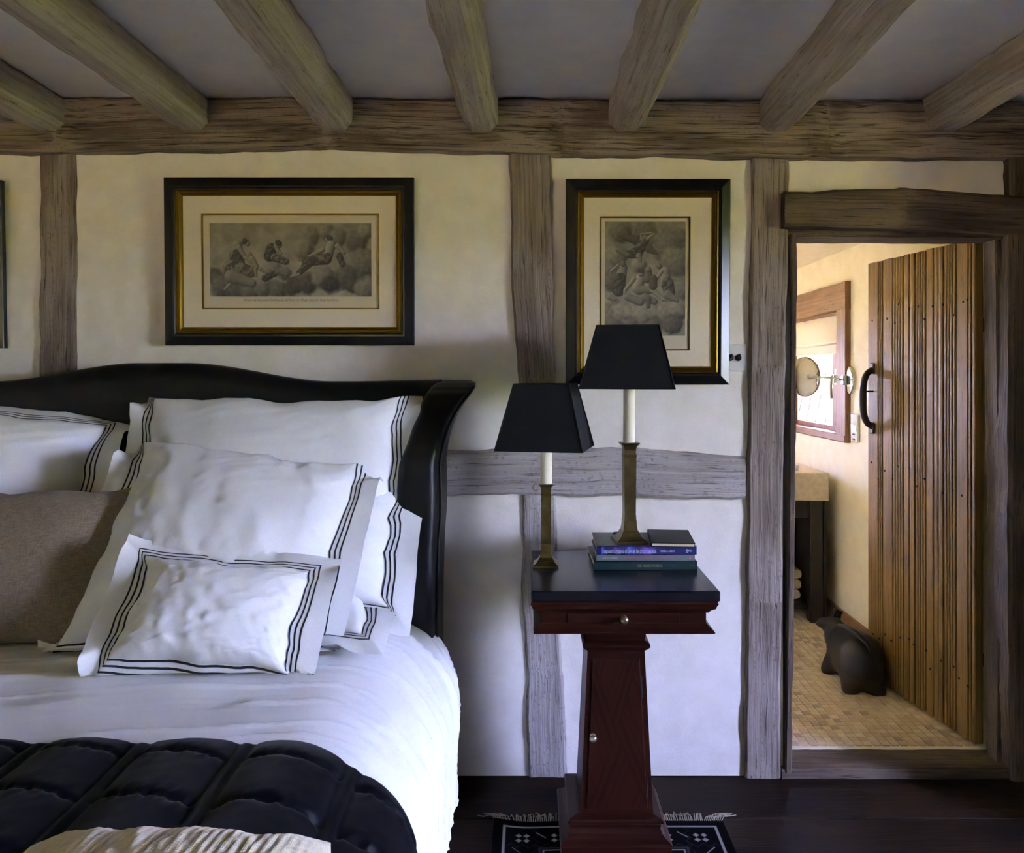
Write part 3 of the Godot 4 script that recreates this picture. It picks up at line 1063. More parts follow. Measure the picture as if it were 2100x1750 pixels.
func build_vanity() -> void:
	# washstand by the far wall: stone slab on a dark frame with a low shelf
	var v := thing("washstand", "dark wooden washstand with a thick pale stone top in the bathroom", "washstand", Vector3(1.1, 0.04, -1.8))
	var s := Shape.new()
	s.span(Vector3(0.45, 0.70, -2.12), Vector3(1.585, 0.85, -1.54), 0.004)
	part(v, "stone_top", s, M.stone, "thick pale stone top")
	for p in [Vector2(1.53, -1.60), Vector2(1.53, -2.06), Vector2(0.52, -1.60), Vector2(0.52, -2.06)]:
		s = Shape.new()
		s.span(Vector3(p.x - 0.035, 0.04, p.y - 0.035), Vector3(p.x + 0.035, 0.70, p.y + 0.035), 0.004)
		part(v, "leg", s, M.dark_wood)
	s = Shape.new()
	s.span(Vector3(0.555, 0.60, -1.615), Vector3(1.495, 0.698, -1.59), 0.003)
	part(v, "apron", s, M.dark_wood)
	s = Shape.new()
	s.span(Vector3(0.50, 0.11, -2.05), Vector3(1.55, 0.135, -1.60), 0.003)
	part(v, "shelf", s, M.dark_wood)
	s = Shape.new()
	s.span(Vector3(0.50, 0.04, -2.11), Vector3(1.585, 0.70, -2.097), 0.0)
	part(v, "back_panel", s, M.dark_wood)
	s = Shape.new()
	s.span(Vector3(1.566, 0.06, -2.095), Vector3(1.58, 0.70, -1.56), 0.0)
	part(v, "side_panel", s, M.dark_wood)
	for k in 3:
		var t := thing("folded_towel", ["lowest of the cream towels stacked under the washstand", "middle of the cream towels stacked under the washstand", "topmost of the cream towels stacked under the washstand"][k], "towel", Vector3(1.40, 0.135 + k * 0.056, -1.82), "towels under the washstand")
		s = Shape.new()
		var rings := []
		for j in 13:
			var f := j / 12.0
			var r := []
			for i in 14:
				var a := TAU * i / 14
				var c := Vector2(cos(a), sin(a))
				c = Vector2(signf(c.x) * pow(absf(c.x), 0.5), signf(c.y) * pow(absf(c.y), 0.5))
				r.append(Vector3(1.395 + k * 0.004 + c.x * 0.085 + noise(f * 2.0, i * 0.3, k) * 0.01, 0.164 + k * 0.056 + c.y * 0.027, lerpf(-1.95, -1.68, f)))
			rings.append(r)
		s.loft(rings, true)
		part(t, "terry", s, M.towel)
	# soap dish with a block of soap; tap
	var sd := thing("soap_dish", "white ceramic soap dish on the stone washstand top", "soap dish", Vector3(1.41, 0.85, -1.66))
	s = Shape.new()
	s.square_loft([[0.0, 0.036, 0.032], [0.028, 0.04, 0.036], [0.03, 0.04, 0.036], [0.03, 0.034, 0.03], [0.012, 0.03, 0.028]], Vector3(1.41, 0.8505, -1.66), 0.3)
	part(sd, "dish", s, M.ceramic)
	var so := thing("soap", "olive green block of soap standing in the white dish", "soap", Vector3(1.41, 0.863, -1.66))
	s = Shape.new()
	s.box(Vector3(1.41, 0.897, -1.66), Vector3(0.055, 0.065, 0.035), 0.007, Basis(Vector3.UP, 0.3))
	part(so, "block", s, M.soap)
	var tp := thing("basin_tap", "small chrome tap on the stone washstand top", "tap", Vector3(1.325, 0.85, -1.72))
	s = Shape.new()
	s.lathe([Vector2(0.024, 0.0), Vector2(0.024, 0.006), Vector2(0.019, 0.012), Vector2(0.019, 0.05), Vector2(0.014, 0.065), Vector2(0.012, 0.085), Vector2(0.0, 0.09)], Vector3(1.325, 0.8505, -1.72), 16)
	part(tp, "body", s, M.chrome)
	s = Shape.new()
	s.tube([Vector3(1.26, 0.935, -1.72), Vector3(1.375, 0.938, -1.72)], 0.0075, 8)
	part(tp, "lever", s, M.chrome)


func build_mirror() -> void:
	# round shaving mirror on a folding arm, fixed to the right wall, its back to the doorway
	var m := thing("shaving_mirror", "round chrome shaving mirror on a folding wall arm", "mirror", Vector3(1.65, 1.34, -1.41))
	var s := Shape.new()
	s.lathe([Vector2(0.074, 0.0), Vector2(0.075, 0.01), Vector2(0.072, 0.018), Vector2(0.058, 0.021), Vector2(0.0, 0.024)], Vector3(1.65, 1.345, -1.41), 32, Basis(Vector3(0, 0, 1), -PI / 2).inverse())
	part(m, "wall_plate", s, M.chrome)
	s = Shape.new()
	s.box(Vector3(1.615, 1.345, -1.41), Vector3(0.022, 0.05, 0.035), 0.004)
	part(m, "bracket", s, M.steel)
	s = Shape.new()
	s.tube([Vector3(1.61, 1.345, -1.41), Vector3(1.545, 1.352, -1.345)], 0.006, 10)
	s.lathe([Vector2(0.008, -0.022), Vector2(0.01, -0.02), Vector2(0.01, 0.02), Vector2(0.008, 0.022)], Vector3(1.545, 1.352, -1.345), 10)
	s.tube([Vector3(1.545, 1.356, -1.345), Vector3(1.47, 1.36, -1.30), Vector3(1.412, 1.362, -1.30)], 0.006, 10)
	part(m, "arm", s, M.chrome)
	# disc: back faces the doorway (towards +z and a little +x)
	var nb := Vector3(0.45, 0.03, 0.9).normalized()
	var c := Vector3(1.402, 1.363, -1.32)
	var ex := Vector3.UP.cross(nb).normalized()
	var bas := Basis(ex, nb, ex.cross(nb))
	s = Shape.new()
	s.lathe([Vector2(0.098, -0.012), Vector2(0.102, -0.008), Vector2(0.102, 0.0), Vector2(0.098, 0.006), Vector2(0.085, 0.016), Vector2(0.06, 0.025), Vector2(0.03, 0.03), Vector2(0.0, 0.031)], c - nb * 0.02, 40, bas)
	part(m, "mirror_back", s, M.chrome)
	s = Shape.new()
	s.lathe([Vector2(0.0, -0.0135), Vector2(0.096, -0.0135), Vector2(0.096, -0.0125)], c - nb * 0.02, 40, bas)
	part(m, "mirror_glass", s, M.chrome)
	s = Shape.new()
	s.lathe([Vector2(0.014, 0.0), Vector2(0.014, 0.012), Vector2(0.008, 0.02)], c + nb * 0.008, 14, bas)
	part(m, "hub", s, M.steel)


# smooth union of tapered capsules, meshed as surface nets
func blob(bones: Array, cell: float, smooth: float, floor_y: float) -> Shape:
	var lo := Vector3(1e9, 1e9, 1e9)
	var hi := -lo
	for b in bones:
		for k in 2:
			var p: Vector3 = b[k]
			var r: float = b[k + 2] + 0.02
			lo = lo.min(p - Vector3.ONE * r)
			hi = hi.max(p + Vector3.ONE * r)
	lo.y = minf(lo.y, floor_y - 2 * cell)
	var nx := int((hi.x - lo.x) / cell) + 2
	var ny := int((hi.y - lo.y) / cell) + 2
	var nz := int((hi.z - lo.z) / cell) + 2
	var f := PackedFloat32Array()
	f.resize(nx * ny * nz)
	for z in nz:
		for y in ny:
			for x in nx:
				var p := lo + Vector3(x, y, z) * cell
				var d := 1e3
				for b in bones:
					var ab: Vector3 = b[1] - b[0]
					var t := clampf((p - b[0]).dot(ab) / maxf(ab.length_squared(), 1e-9), 0.0, 1.0)
					var e: float = p.distance_to(b[0] + ab * t) - lerpf(b[2], b[3], t)
					var h := clampf(0.5 + 0.5 * (d - e) / smooth, 0.0, 1.0)
					d = lerpf(d, e, h) - smooth * h * (1.0 - h)
				d = maxf(d, floor_y - p.y)
				f[(z * ny + y) * nx + x] = d
	var s := Shape.new()
	var cellv := {}
	for z in nz - 1:
		for y in ny - 1:
			for x in nx - 1:
				var acc := Vector3.ZERO
				var cnt := 0
				var inside := 0
				for k in 8:
					if f[((z + (k >> 2)) * ny + y + ((k >> 1) & 1)) * nx + x + (k & 1)] < 0:
						inside += 1
				if inside == 0 or inside == 8:
					continue
				for k in 8:
					for ax in 3:
						if (k >> ax) & 1:
							continue
						var k2 := k | (1 << ax)
						var f0 := f[((z + (k >> 2)) * ny + y + ((k >> 1) & 1)) * nx + x + (k & 1)]
						var f1 := f[((z + (k2 >> 2)) * ny + y + ((k2 >> 1) & 1)) * nx + x + (k2 & 1)]
						if (f0 < 0) != (f1 < 0):
							var p0 := Vector3(k & 1, (k >> 1) & 1, k >> 2)
							var p1 := Vector3(k2 & 1, (k2 >> 1) & 1, k2 >> 2)
							acc += p0.lerp(p1, f0 / (f0 - f1))
							cnt += 1
				cellv[(z * ny + y) * nx + x] = s.v.size()
				s.v.append(lo + (Vector3(x, y, z) + acc / cnt) * cell)
				s.uv.append(Vector2.ZERO)
	for key in cellv:
		var x: int = key % nx
		var y: int = (key / nx) % ny
		var z: int = key / (nx * ny)
		var f0 := f[key]
		for ax in 3:
			var st: int = [1, nx, nx * ny][ax]
			var f1 := f[key + st]
			if (f0 < 0) == (f1 < 0):
				continue
			var o1: int = [nx, nx * ny, 1][ax]
			var o2: int = [nx * ny, 1, nx][ax]
			if not (cellv.has(key - o1) and cellv.has(key - o2) and cellv.has(key - o1 - o2)):
				continue
			var a: int = cellv[key - o1 - o2]
			var b: int = cellv[key - o2]
			var c: int = cellv[key]
			var d: int = cellv[key - o1]
			if f0 < 0:
				s.ix.append_array(PackedInt32Array([a, c, b, a, d, c]))
			else:
				s.ix.append_array(PackedInt32Array([a, b, c, a, c, d]))
	return s


func build_animal() -> void:
	# leather animal door stop, rump towards the doorway, looking to the left
	var a := thing("leather_animal_doorstop", "dark brown stitched leather animal doorstop on the mosaic floor", "doorstop", Vector3(1.40, 0.04, -0.75))
	var g := 0.041
	var bones := [
		[Vector3(1.395, 0.185, -0.66), Vector3(1.405, 0.175, -0.84), 0.090, 0.080],
		[Vector3(1.39, 0.13, -0.65), Vector3(1.40, 0.13, -0.82), 0.085, 0.08],
		[Vector3(1.345, 0.10, -0.63), Vector3(1.335, 0.055, -0.62), 0.044, 0.036],
		[Vector3(1.435, 0.10, -0.62), Vector3(1.44, 0.05, -0.61), 0.046, 0.040],
		[Vector3(1.335, 0.09, -0.83), Vector3(1.325, 0.06, -0.84), 0.036, 0.033],
		[Vector3(1.45, 0.09, -0.86), Vector3(1.45, 0.06, -0.86), 0.042, 0.038],
		[Vector3(1.41, 0.165, -0.86), Vector3(1.425, 0.15, -0.97), 0.070, 0.064],
	]
	part(a, "body", blob(bones, 0.009, 0.03, g), M.hide)
	var head := [
		[Vector3(1.425, 0.155, -0.99), Vector3(1.418, 0.185, -1.02), 0.064, 0.050],
		[Vector3(1.41, 0.195, -1.03), Vector3(1.372, 0.205, -1.04), 0.036, 0.022],
		[Vector3(1.372, 0.205, -1.04), Vector3(1.348, 0.20, -1.04), 0.017, 0.008],
	]
	part(a, "head", blob(head, 0.006, 0.02, g), M.hide)
	for hs in [[Vector3(1.42, 0.225, -1.03), Vector3(1.432, 0.268, -1.03)], [Vector3(1.445, 0.215, -1.05), Vector3(1.458, 0.252, -1.06)]]:
		var s := Shape.new()
		s.tube([hs[0], (hs[0] as Vector3).lerp(hs[1], 0.6), hs[1], hs[1] + Vector3(0.003, 0.006, 0)], [0.014, 0.012, 0.017, 0.008], 10)
		part(a, "ear", s, M.hide)
	var ts := Shape.new()
	ts.tube([Vector3(1.315, 0.300, -0.70), Vector3(1.333, 0.302, -0.67), Vector3(1.362, 0.290, -0.62), Vector3(1.390, 0.262, -0.580), Vector3(1.398, 0.232, -0.566)], [0.008, 0.014, 0.015, 0.013, 0.006], 8, 0.7)
	part(a, "tail", ts, M.hide)


# ---------------------------------------------------------------- bed
const BX := -1.21          # middle of the bed

# cross section of the made bed: s = distance from the middle along the cover; returns [x, y, nx, ny]
func bed_section(s: float, grow: float) -> Array:
	var a := absf(s)
	var sg := signf(s) if s != 0.0 else 1.0
	var flat := 0.70
	var rx := 0.295
	var ry := 0.25
	var arc := 0.43
	var top := 0.665
	var x := a
	var y := top - 0.012 * pow(a / flat, 4.0) if a < flat else top - 0.012
	var nx := 0.0
	var ny := 1.0
	if a > flat:
		var t := (a - flat) / arc
		if t < 1.0:
			var q := t * PI * 0.5
			x = flat + rx * sin(q)
			y = top - 0.012 - ry * (1.0 - cos(q))
			nx = sin(q) / rx
			ny = cos(q) / ry
			var l := sqrt(nx * nx + ny * ny)
			nx /= l
			ny /= l
		else:
			var dn := a - flat - arc
			x = flat + rx - dn * 0.06
			y = top - 0.012 - ry - dn
			nx = 1.0
			ny = 0.05
	return [BX + sg * (x + nx * grow), y + ny * grow, sg * nx, ny]


func build_bed() -> void:
	var b := thing("bed", "large bed with a black leather sleigh headboard", "bed", Vector3(BX, 0, 1.2))
	# headboard panel with a wavy top that rolls back
	var s := Shape.new()
	var nx := 90
	var prof := [Vector2(0.0, 0.165), Vector2(0.6, 0.165), Vector2(0.9, 0.16), Vector2(0.96, 0.158), Vector2(0.985, 0.15), Vector2(1.0, 0.13), Vector2(1.004, 0.11), Vector2(1.0, 0.085), Vector2(0.985, 0.068), Vector2(0.95, 0.062), Vector2(0.0, 0.06)]
	var pts := PackedVector3Array()
	var uvs := PackedVector2Array()
	for j in prof.size():
		for i in nx + 1:
			var x := lerpf(-0.915, 0.915, float(i) / nx)
			var ax := absf(x)
			var top := 1.345 + 0.06 * smoothstep(0.56, 0.08, ax) + 0.006 * smoothstep(0.6, 0.97, ax)
			pts.append(Vector3(BX + x, prof[j].x * top, prof[j].y))
			uvs.append(Vector2(x, prof[j].x))
	s.patch(nx, prof.size() - 1, pts, uvs)
	part(b, "headboard", s, M.leather, "black leather headboard with a wavy top")
	# wings that curve forward and roll outwards at the top
	for sg in [1.0, -1.0]:
		s = Shape.new()
		var rings := []
		# [y, centre x from the middle, half width, back z, front z]
		var lev := [[0.0, 0.858, 0.060, 0.07, 0.335], [0.45, 0.858, 0.063, 0.065, 0.335], [0.70, 0.858, 0.066, 0.06, 0.335], [0.86, 0.858, 0.070, 0.05, 0.335], [0.94, 0.860, 0.074, 0.045, 0.335], [1.02, 0.862, 0.072, 0.045, 0.333], [1.10, 0.866, 0.066, 0.045, 0.33], [1.16, 0.882, 0.058, 0.045, 0.32], [1.21, 0.896, 0.058, 0.045, 0.305], [1.25, 0.914, 0.058, 0.045, 0.285], [1.285, 0.928, 0.066, 0.045, 0.26], [1.312, 0.944, 0.070, 0.045, 0.235], [1.332, 0.956, 0.070, 0.048, 0.205], [1.345, 0.964, 0.062, 0.055, 0.18], [1.354, 0.968, 0.040, 0.07, 0.15]]
		var fine := []
		for i in lev.size() - 1:
			for k in 5:
				var row := []
				for q in 5:
					row.append(lerpf(lev[i][q], lev[i + 1][q], k / 5.0))
				fine.append(row)
		fine.append(lev[lev.size() - 1])
		for l in fine:
			var r := []
			var n := 28
			for i in n:
				var a := TAU * i / n
				var c := Vector2(cos(a), sin(a))
				var front := maxf(0.0, -c.y)
				c = Vector2(signf(c.x) * pow(absf(c.x), 0.48), signf(c.y) * pow(absf(c.y), 0.48))
				var zc: float = (l[3] + l[4]) * 0.5
				var hz: float = (l[4] - l[3]) * 0.5
				var pleat := 0.0
				if l[0] > 1.13 and l[0] < 1.33 and front > 0.3:
					pleat = -0.003 * pow(maxf(0.0, sin((l[0] - 1.13) * TAU / 0.037)), 4.0) * front
				# roll seam between the front roll and the outer side
				var seam := -0.004 * exp(-pow((c.y + 0.72) * 9.0, 2.0)) if c.x > 0.6 else 0.0
				r.append(Vector3(BX + sg * (l[1] + c.x * (l[2] + seam)), l[0], zc - c.y * (hz + pleat)))
			if sg < 0:
				r.reverse()
			rings.append(r)
		# ring order must be counter-clockwise seen from above
		s.loft(rings, true)
		var wing := part(b, "headboard_wing", s, M.leather, "padded black leather wing with a rolled top")
		s = Shape.new()
		var pipe := []
		for l in fine:
			if l[0] < 1.335:
				pipe.append(Vector3(BX + sg * (l[1] + 0.97 * l[2]), l[0], (l[3] + l[4]) * 0.5 + 0.70 * (l[4] - l[3]) * 0.5))
		s.tube(pipe, 0.0045, 6)
		part(wing, "piping", s, M.leather)
	s = Shape.new()
	s.span(Vector3(BX - 0.80, 0.12, 0.17), Vector3(BX + 0.80, 0.34, 2.25), 0.02)
	part(b, "base", s, M.leather)
	s = Shape.new()
	s.span(Vector3(BX - 0.84, 0.345, 0.18), Vector3(BX + 0.84, 0.60, 2.27), 0.05)
	part(b, "mattress", s, M.cotton)
	for p in [Vector2(-0.7, 0.4), Vector2(0.7, 0.4), Vector2(-0.7, 2.1), Vector2(0.7, 2.1)]:
		s = Shape.new()
		s.span(Vector3(BX + p.x - 0.04, 0, p.y - 0.04), Vector3(BX + p.x + 0.04, 0.12, p.y + 0.04), 0.005)
		part(b, "leg", s, M.leather)
	# duvet
	var d := thing("duvet", "white cotton duvet spread over the bed", "duvet", Vector3(BX, 0.6, 1.2))
	s = Shape.new()
	var ns := 240
	var nz := 230
	pts = PackedVector3Array()
	uvs = PackedVector2Array()
	var half := 0.70 + 0.43 + 0.30
	for j in nz + 1:
		for i in ns + 1:
			var q := lerpf(-half, half, float(i) / ns)
			var z := lerpf(2.34, 0.172, float(j) / nz)
			var sec := bed_section(q, 0.0)
			var aq := absf(q)
			var side := smoothstep(0.62, 1.05, aq)
			# long shallow creases across the top, folds that fan down the side
			var cr := (pow(ridge(q * 0.8 + 3.0, z * 6.0 + q * 1.1), 7.0) * 0.007 + pow(ridge(q * 1.1 + 13.0, z * 8.0 + q * 1.6), 9.0) * 0.002) * (1.0 - side)
			cr += noise(q * 2.0, z * 3.0, 4.0) * 0.010 * (1.0 - side * 0.5)
			var fan := z - (aq - 0.7) * 0.35
			cr += (pow(ridge(fan * 5.0 + 9.0, aq * 0.9, 2.0), 4.0) * 0.016 + pow(ridge(fan * 7.0 + 19.0, aq * 0.7, 2.0), 6.0) * 0.003 + noise(fan * 2.2, aq * 1.2, 8.0) * 0.02) * side
			cr *= smoothstep(0.172, 0.30, z) * 0.8 + 0.2
			# the cover tapers in behind the pillows and at the foot
			var tuck := 0.05 * (1.0 - smoothstep(0.17, 0.42, z)) * side
			var foot := smoothstep(2.20, 2.34, z)
			pts.append(Vector3(sec[0] + sec[2] * (cr - tuck), sec[1] + sec[3] * cr - foot * foot * 0.18, z))
			uvs.append(Vector2(q, z))
	s.patch(ns, nz, pts, uvs)
	part(d, "cover", s, M.cotton)
	s = Shape.new()
	s.quad_m(Vector3(BX - 0.95, 0.14, 2.335), Vector3(BX + 0.95, 0.14, 2.335), Vector3(BX + 0.72, 0.47, 2.335), Vector3(BX - 0.72, 0.47, 2.335))
	part(d, "foot_drop", s, M.cotton)
	# quilted throw: channels along the bed with double seams, puckered cross seams
	var t := thing("quilted_throw", "dark navy quilted satin throw across the foot of the bed", "throw", Vector3(BX, 0.67, 1.8))
	s = Shape.new()
	ns = 540
	nz = 210
	pts = PackedVector3Array()
	uvs = PackedVector2Array()
	half = 0.70 + 0.43 + 0.26
	for j in nz + 3:
		for i in ns + 1:
			var q := lerpf(-half, half, float(i) / ns)
			var jz := clampi(j - 2, 0, nz)
			var z := lerpf(1.235, 2.33, float(jz) / nz) + 0.012 * sin(q * 5.0) + noise(q * 1.5, 3.0) * 0.02
			z += 0.05 * smoothstep(0.75, 1.2, absf(q)) * (1.0 - float(jz) / nz)
			# seams at q = 0.68 + k * 0.19
			var c := fposmod(q - 0.665 + noise(z * 2.0, 7.0) * 0.006, 0.19)
			var puff := 0.0
			var v := fposmod(z - 1.30 + 0.012 * sin(q * 8.0) + noise(q * 5.0, 2.0) * 0.006, 0.15)
			if c < 0.026:
				puff = 0.010 * pow(sin(c / 0.026 * PI), 0.7)
			else:
				var ds := minf(c - 0.026, 0.19 - c)
				var dv := minf(v, 0.15 - v)
				puff = 0.016 * (1.0 - exp(-ds / 0.011)) + 0.010 * minf(1.0, ds / 0.07)
				puff -= 0.012 * exp(-dv / 0.006) * minf(1.0, ds / 0.01)
				# puckers drawn up along the cross seam
				puff += 0.005 * exp(-dv / 0.014) * (ridge(q * 22.0, z * 9.0, 5.0) - 0.5) * 2.0
			puff += noise(q * 6.0, z * 6.0, 1.0) * 0.003
			var edge := sin(minf(1.0, float(j) / 14.0) * PI * 0.5) if j > 1 else 0.0
			var grow := 0.016 + puff * (0.4 + 0.6 * edge)
			if j == 0:
				grow = 0.002
			elif j == 1:
				grow = 0.012
			elif j == 2:
				grow = 0.018
			var sec := bed_section(q, grow)
			var foot := smoothstep(2.20, 2.34, z)
			pts.append(Vector3(sec[0], sec[1] - foot * foot * 0.18, z + (0.004 if j == 0 else 0.0)))
			uvs.append(Vector2(q, z))
	# outward is du x dv = x cross z = -y: reverse rows
	var rp := PackedVector3Array()
	var ru := PackedVector2Array()
	for j in nz + 3:
		for i in ns + 1:
			rp.append(pts[(nz + 2 - j) * (ns + 1) + i])
			ru.append(uvs[(nz + 2 - j) * (ns + 1) + i])
	s.patch(ns, nz + 2, rp, ru)
	part(t, "quilting", s, M.navy)


# a pillow: centre, unit axes (right, up, towards the viewer), half sizes of the filled part, half thickness, flange width
func pillow(called: String, label: String, category: String, group: String, c: Vector3, ex: Vector3, ey: Vector3, a: float, b: float, t: float, flange: float, sd: float, mt: Material, o := {}) -> void:
	ex = ex.normalized()
	ey = (ey - ex * ex.dot(ey)).normalized()
	var ez := ex.cross(ey)
	var th := thing(called, label, category, c - Vector3.UP * b, group)
	var pin: float = o.get("pinch", 0.07)
	var sag: float = o.get("sag", 0.2)
	var bend: float = o.get("bend", 0.0)
	var wr: float = o.get("wrinkle", 0.006)
	var rib: float = o.get("rib", 0.0)
	var droop: float = o.get("droop", 0.012)
	var n: int = o.get("n", 44)
	var pos := func(u: float, v: float, side: float) -> Vector3:
		var x := a * u * (1.0 - pin * (1.0 - v * v) * u * u)
		var y := b * v * (1.0 - pin * (1.0 - u * u) * v * v)
		# soft, uneven outline
		y += b * 0.10 * noise(u * 1.1 + sd, 7.0, sd) * v * v
		x += a * 0.07 * noise(v * 1.1 + sd, 17.0, sd) * u * u
		var pr := pow(maxf(0.0, (1.0 - pow(absf(u), 2.8)) * (1.0 - pow(absf(v), 2.8))), 0.56)
		var thick := t * pr * (1.0 - sag * v)
		var q := clampf(pr * 2.0, 0.0, 1.0)
		# creases drawn in from the corners and edges
		var dg := u * 1.4 + v * 0.5
		var w := (pow(ridge(dg * 1.6 + sd, (v * 1.1 - u * 0.3) * 0.6, sd), 3.0) * 1.1 - 0.3) * wr * q
		w += noise(u * 0.9 + sd, v * 0.9, sd * 1.7) * wr * 1.6 * q
		w += pow(ridge((u * 0.9 + v * 0.35) * 3.0 + sd, v * 0.5 + u * 0.2, sd + 3.0), 8.0) * wr * 0.9 * q
		w += pow(ridge((v * 0.8 - u * 0.25) * 3.4 + sd, u * 0.6, sd + 9.0), 8.0) * wr * 0.7 * q
		w += pow(ridge(atan2(v, u) * 3.0 + sd, 0.3, sd), 2.0) * wr * 1.3 * q * smoothstep(0.62, 1.0, maxf(absf(u), absf(v)))
		if rib > 0.0:
			w += sin(x * TAU / 0.011 + noise(u * 2.0, v * 2.0) * 2.0) * rib * q
		return c + ex * x + ey * y + ez * (side * (thick + w) + bend * (u * u - 0.3)) + Vector3(0, -droop * u * u * (0.5 + 0.5 * v), 0)
	for side in [1.0, -1.0]:
		var s := Shape.new()
		var pts := PackedVector3Array()
		var uvs := PackedVector2Array()
		for j in n + 1:
			for i in n + 1:
				var u: float = sin((float(i) / n * 2.0 - 1.0) * PI * 0.5) * side
				var v := sin((float(j) / n * 2.0 - 1.0) * PI * 0.5)
				pts.append(pos.call(u, v, side))
				uvs.append(Vector2(u * a, v * b))
		s.patch(n, n, pts, uvs)
		part(th, "front_cover" if side > 0 else "back_cover", s, mt)
	if flange <= 0.0:
		return
	# flange: a flat border round the seam, wavy and limp
	var ring := []
	var per := 30
	for k in per:
		ring.append(Vector2(-1.0 + 2.0 * k / per, -1.0))
	for k in per:
		ring.append(Vector2(1.0, -1.0 + 2.0 * k / per))
	for k in per:
		ring.append(Vector2(1.0 - 2.0 * k / per, 1.0))
	for k in per:
		ring.append(Vector2(-1.0, 1.0 - 2.0 * k / per))
	var wave: float = o.get("wave", 0.022)
	var tb: float = o.get("top_back", 0.9)
	var bb: float = o.get("bottom_back", 0.6)
	var fl := func(uvp: Vector2, r: float, lift: float) -> Vector3:
		var p0: Vector3 = pos.call(uvp.x, uvp.y, 0.0)
		var out := Vector2(uvp.x * (a + flange), uvp.y * (b + flange))
		var p1 := c + ex * out.x + ey * out.y + ez * bend * (uvp.x * uvp.x - 0.3) + Vector3(0, -droop * uvp.x * uvp.x * (0.5 + 0.5 * uvp.y), 0)
		var corner := pow(absf(uvp.x * uvp.y), 4.0)
		var wv := noise(out.x * 5.0 + sd, out.y * 5.0, sd) * wave * (1.0 + corner) + noise(out.x * 13.0 + sd, out.y * 13.0, sd) * wave * 0.4
		var p := p0.lerp(p1, r) + ez * (wv * r * r + lift)
		p.y -= r * r * droop * (0.4 + corner * 1.2)
		# top and bottom borders fall behind the filling
		p -= ez * flange * 0.9 * r * (smoothstep(0.7, 1.0, uvp.y) * tb + smoothstep(-0.7, -1.0, uvp.y) * bb) * (1.0 - corner * 0.25)
		p -= ey * flange * 0.5 * r * smoothstep(0.7, 1.0, uvp.y) * tb * (1.0 - corner * 0.5)
		var lim: float = o.get("floor", -1.0)
		if p.y < lim:
			p.y = lim + (lim - p.y) * 0.03
		return p
	var s := Shape.new()
	var np := ring.size()
	for side in [1.0, -1.0]:
		var pts := PackedVector3Array()
		var uvs := PackedVector2Array()
		var nr := 8
		for j in nr + 1:
			for i in np + 1:
				var e: Vector2 = ring[i % np] if side < 0 else ring[(np - i) % np]
				var r := float(j) / nr
				pts.append(fl.call(e, r, 0.0008 * side))
				uvs.append(Vector2(e.x * (a + r * flange), e.y * (b + r * flange)))
		s.patch(np, nr, pts, uvs, true)
	part(th, "flange", s, mt)
	# three embroidered lines on the border
	for k in 3:
		s = Shape.new()
		for side in [1.0, -1.0]:
			var pts := PackedVector3Array()
			var uvs := PackedVector2Array()
			for j in 2:
				for i in np + 1:
					var e: Vector2 = ring[i % np] if side < 0 else ring[(np - i) % np]
					var d := 0.002 + k * 0.0105 + j * 0.0036
					pts.append(fl.call(e, d / flange, 0.002 * side))
					uvs.append(Vector2.ZERO)
			s.patch(np, 1, pts, uvs, true)
		part(th, "embroidered_line", s, M.thread, "" if k else "thin black embroidered line")


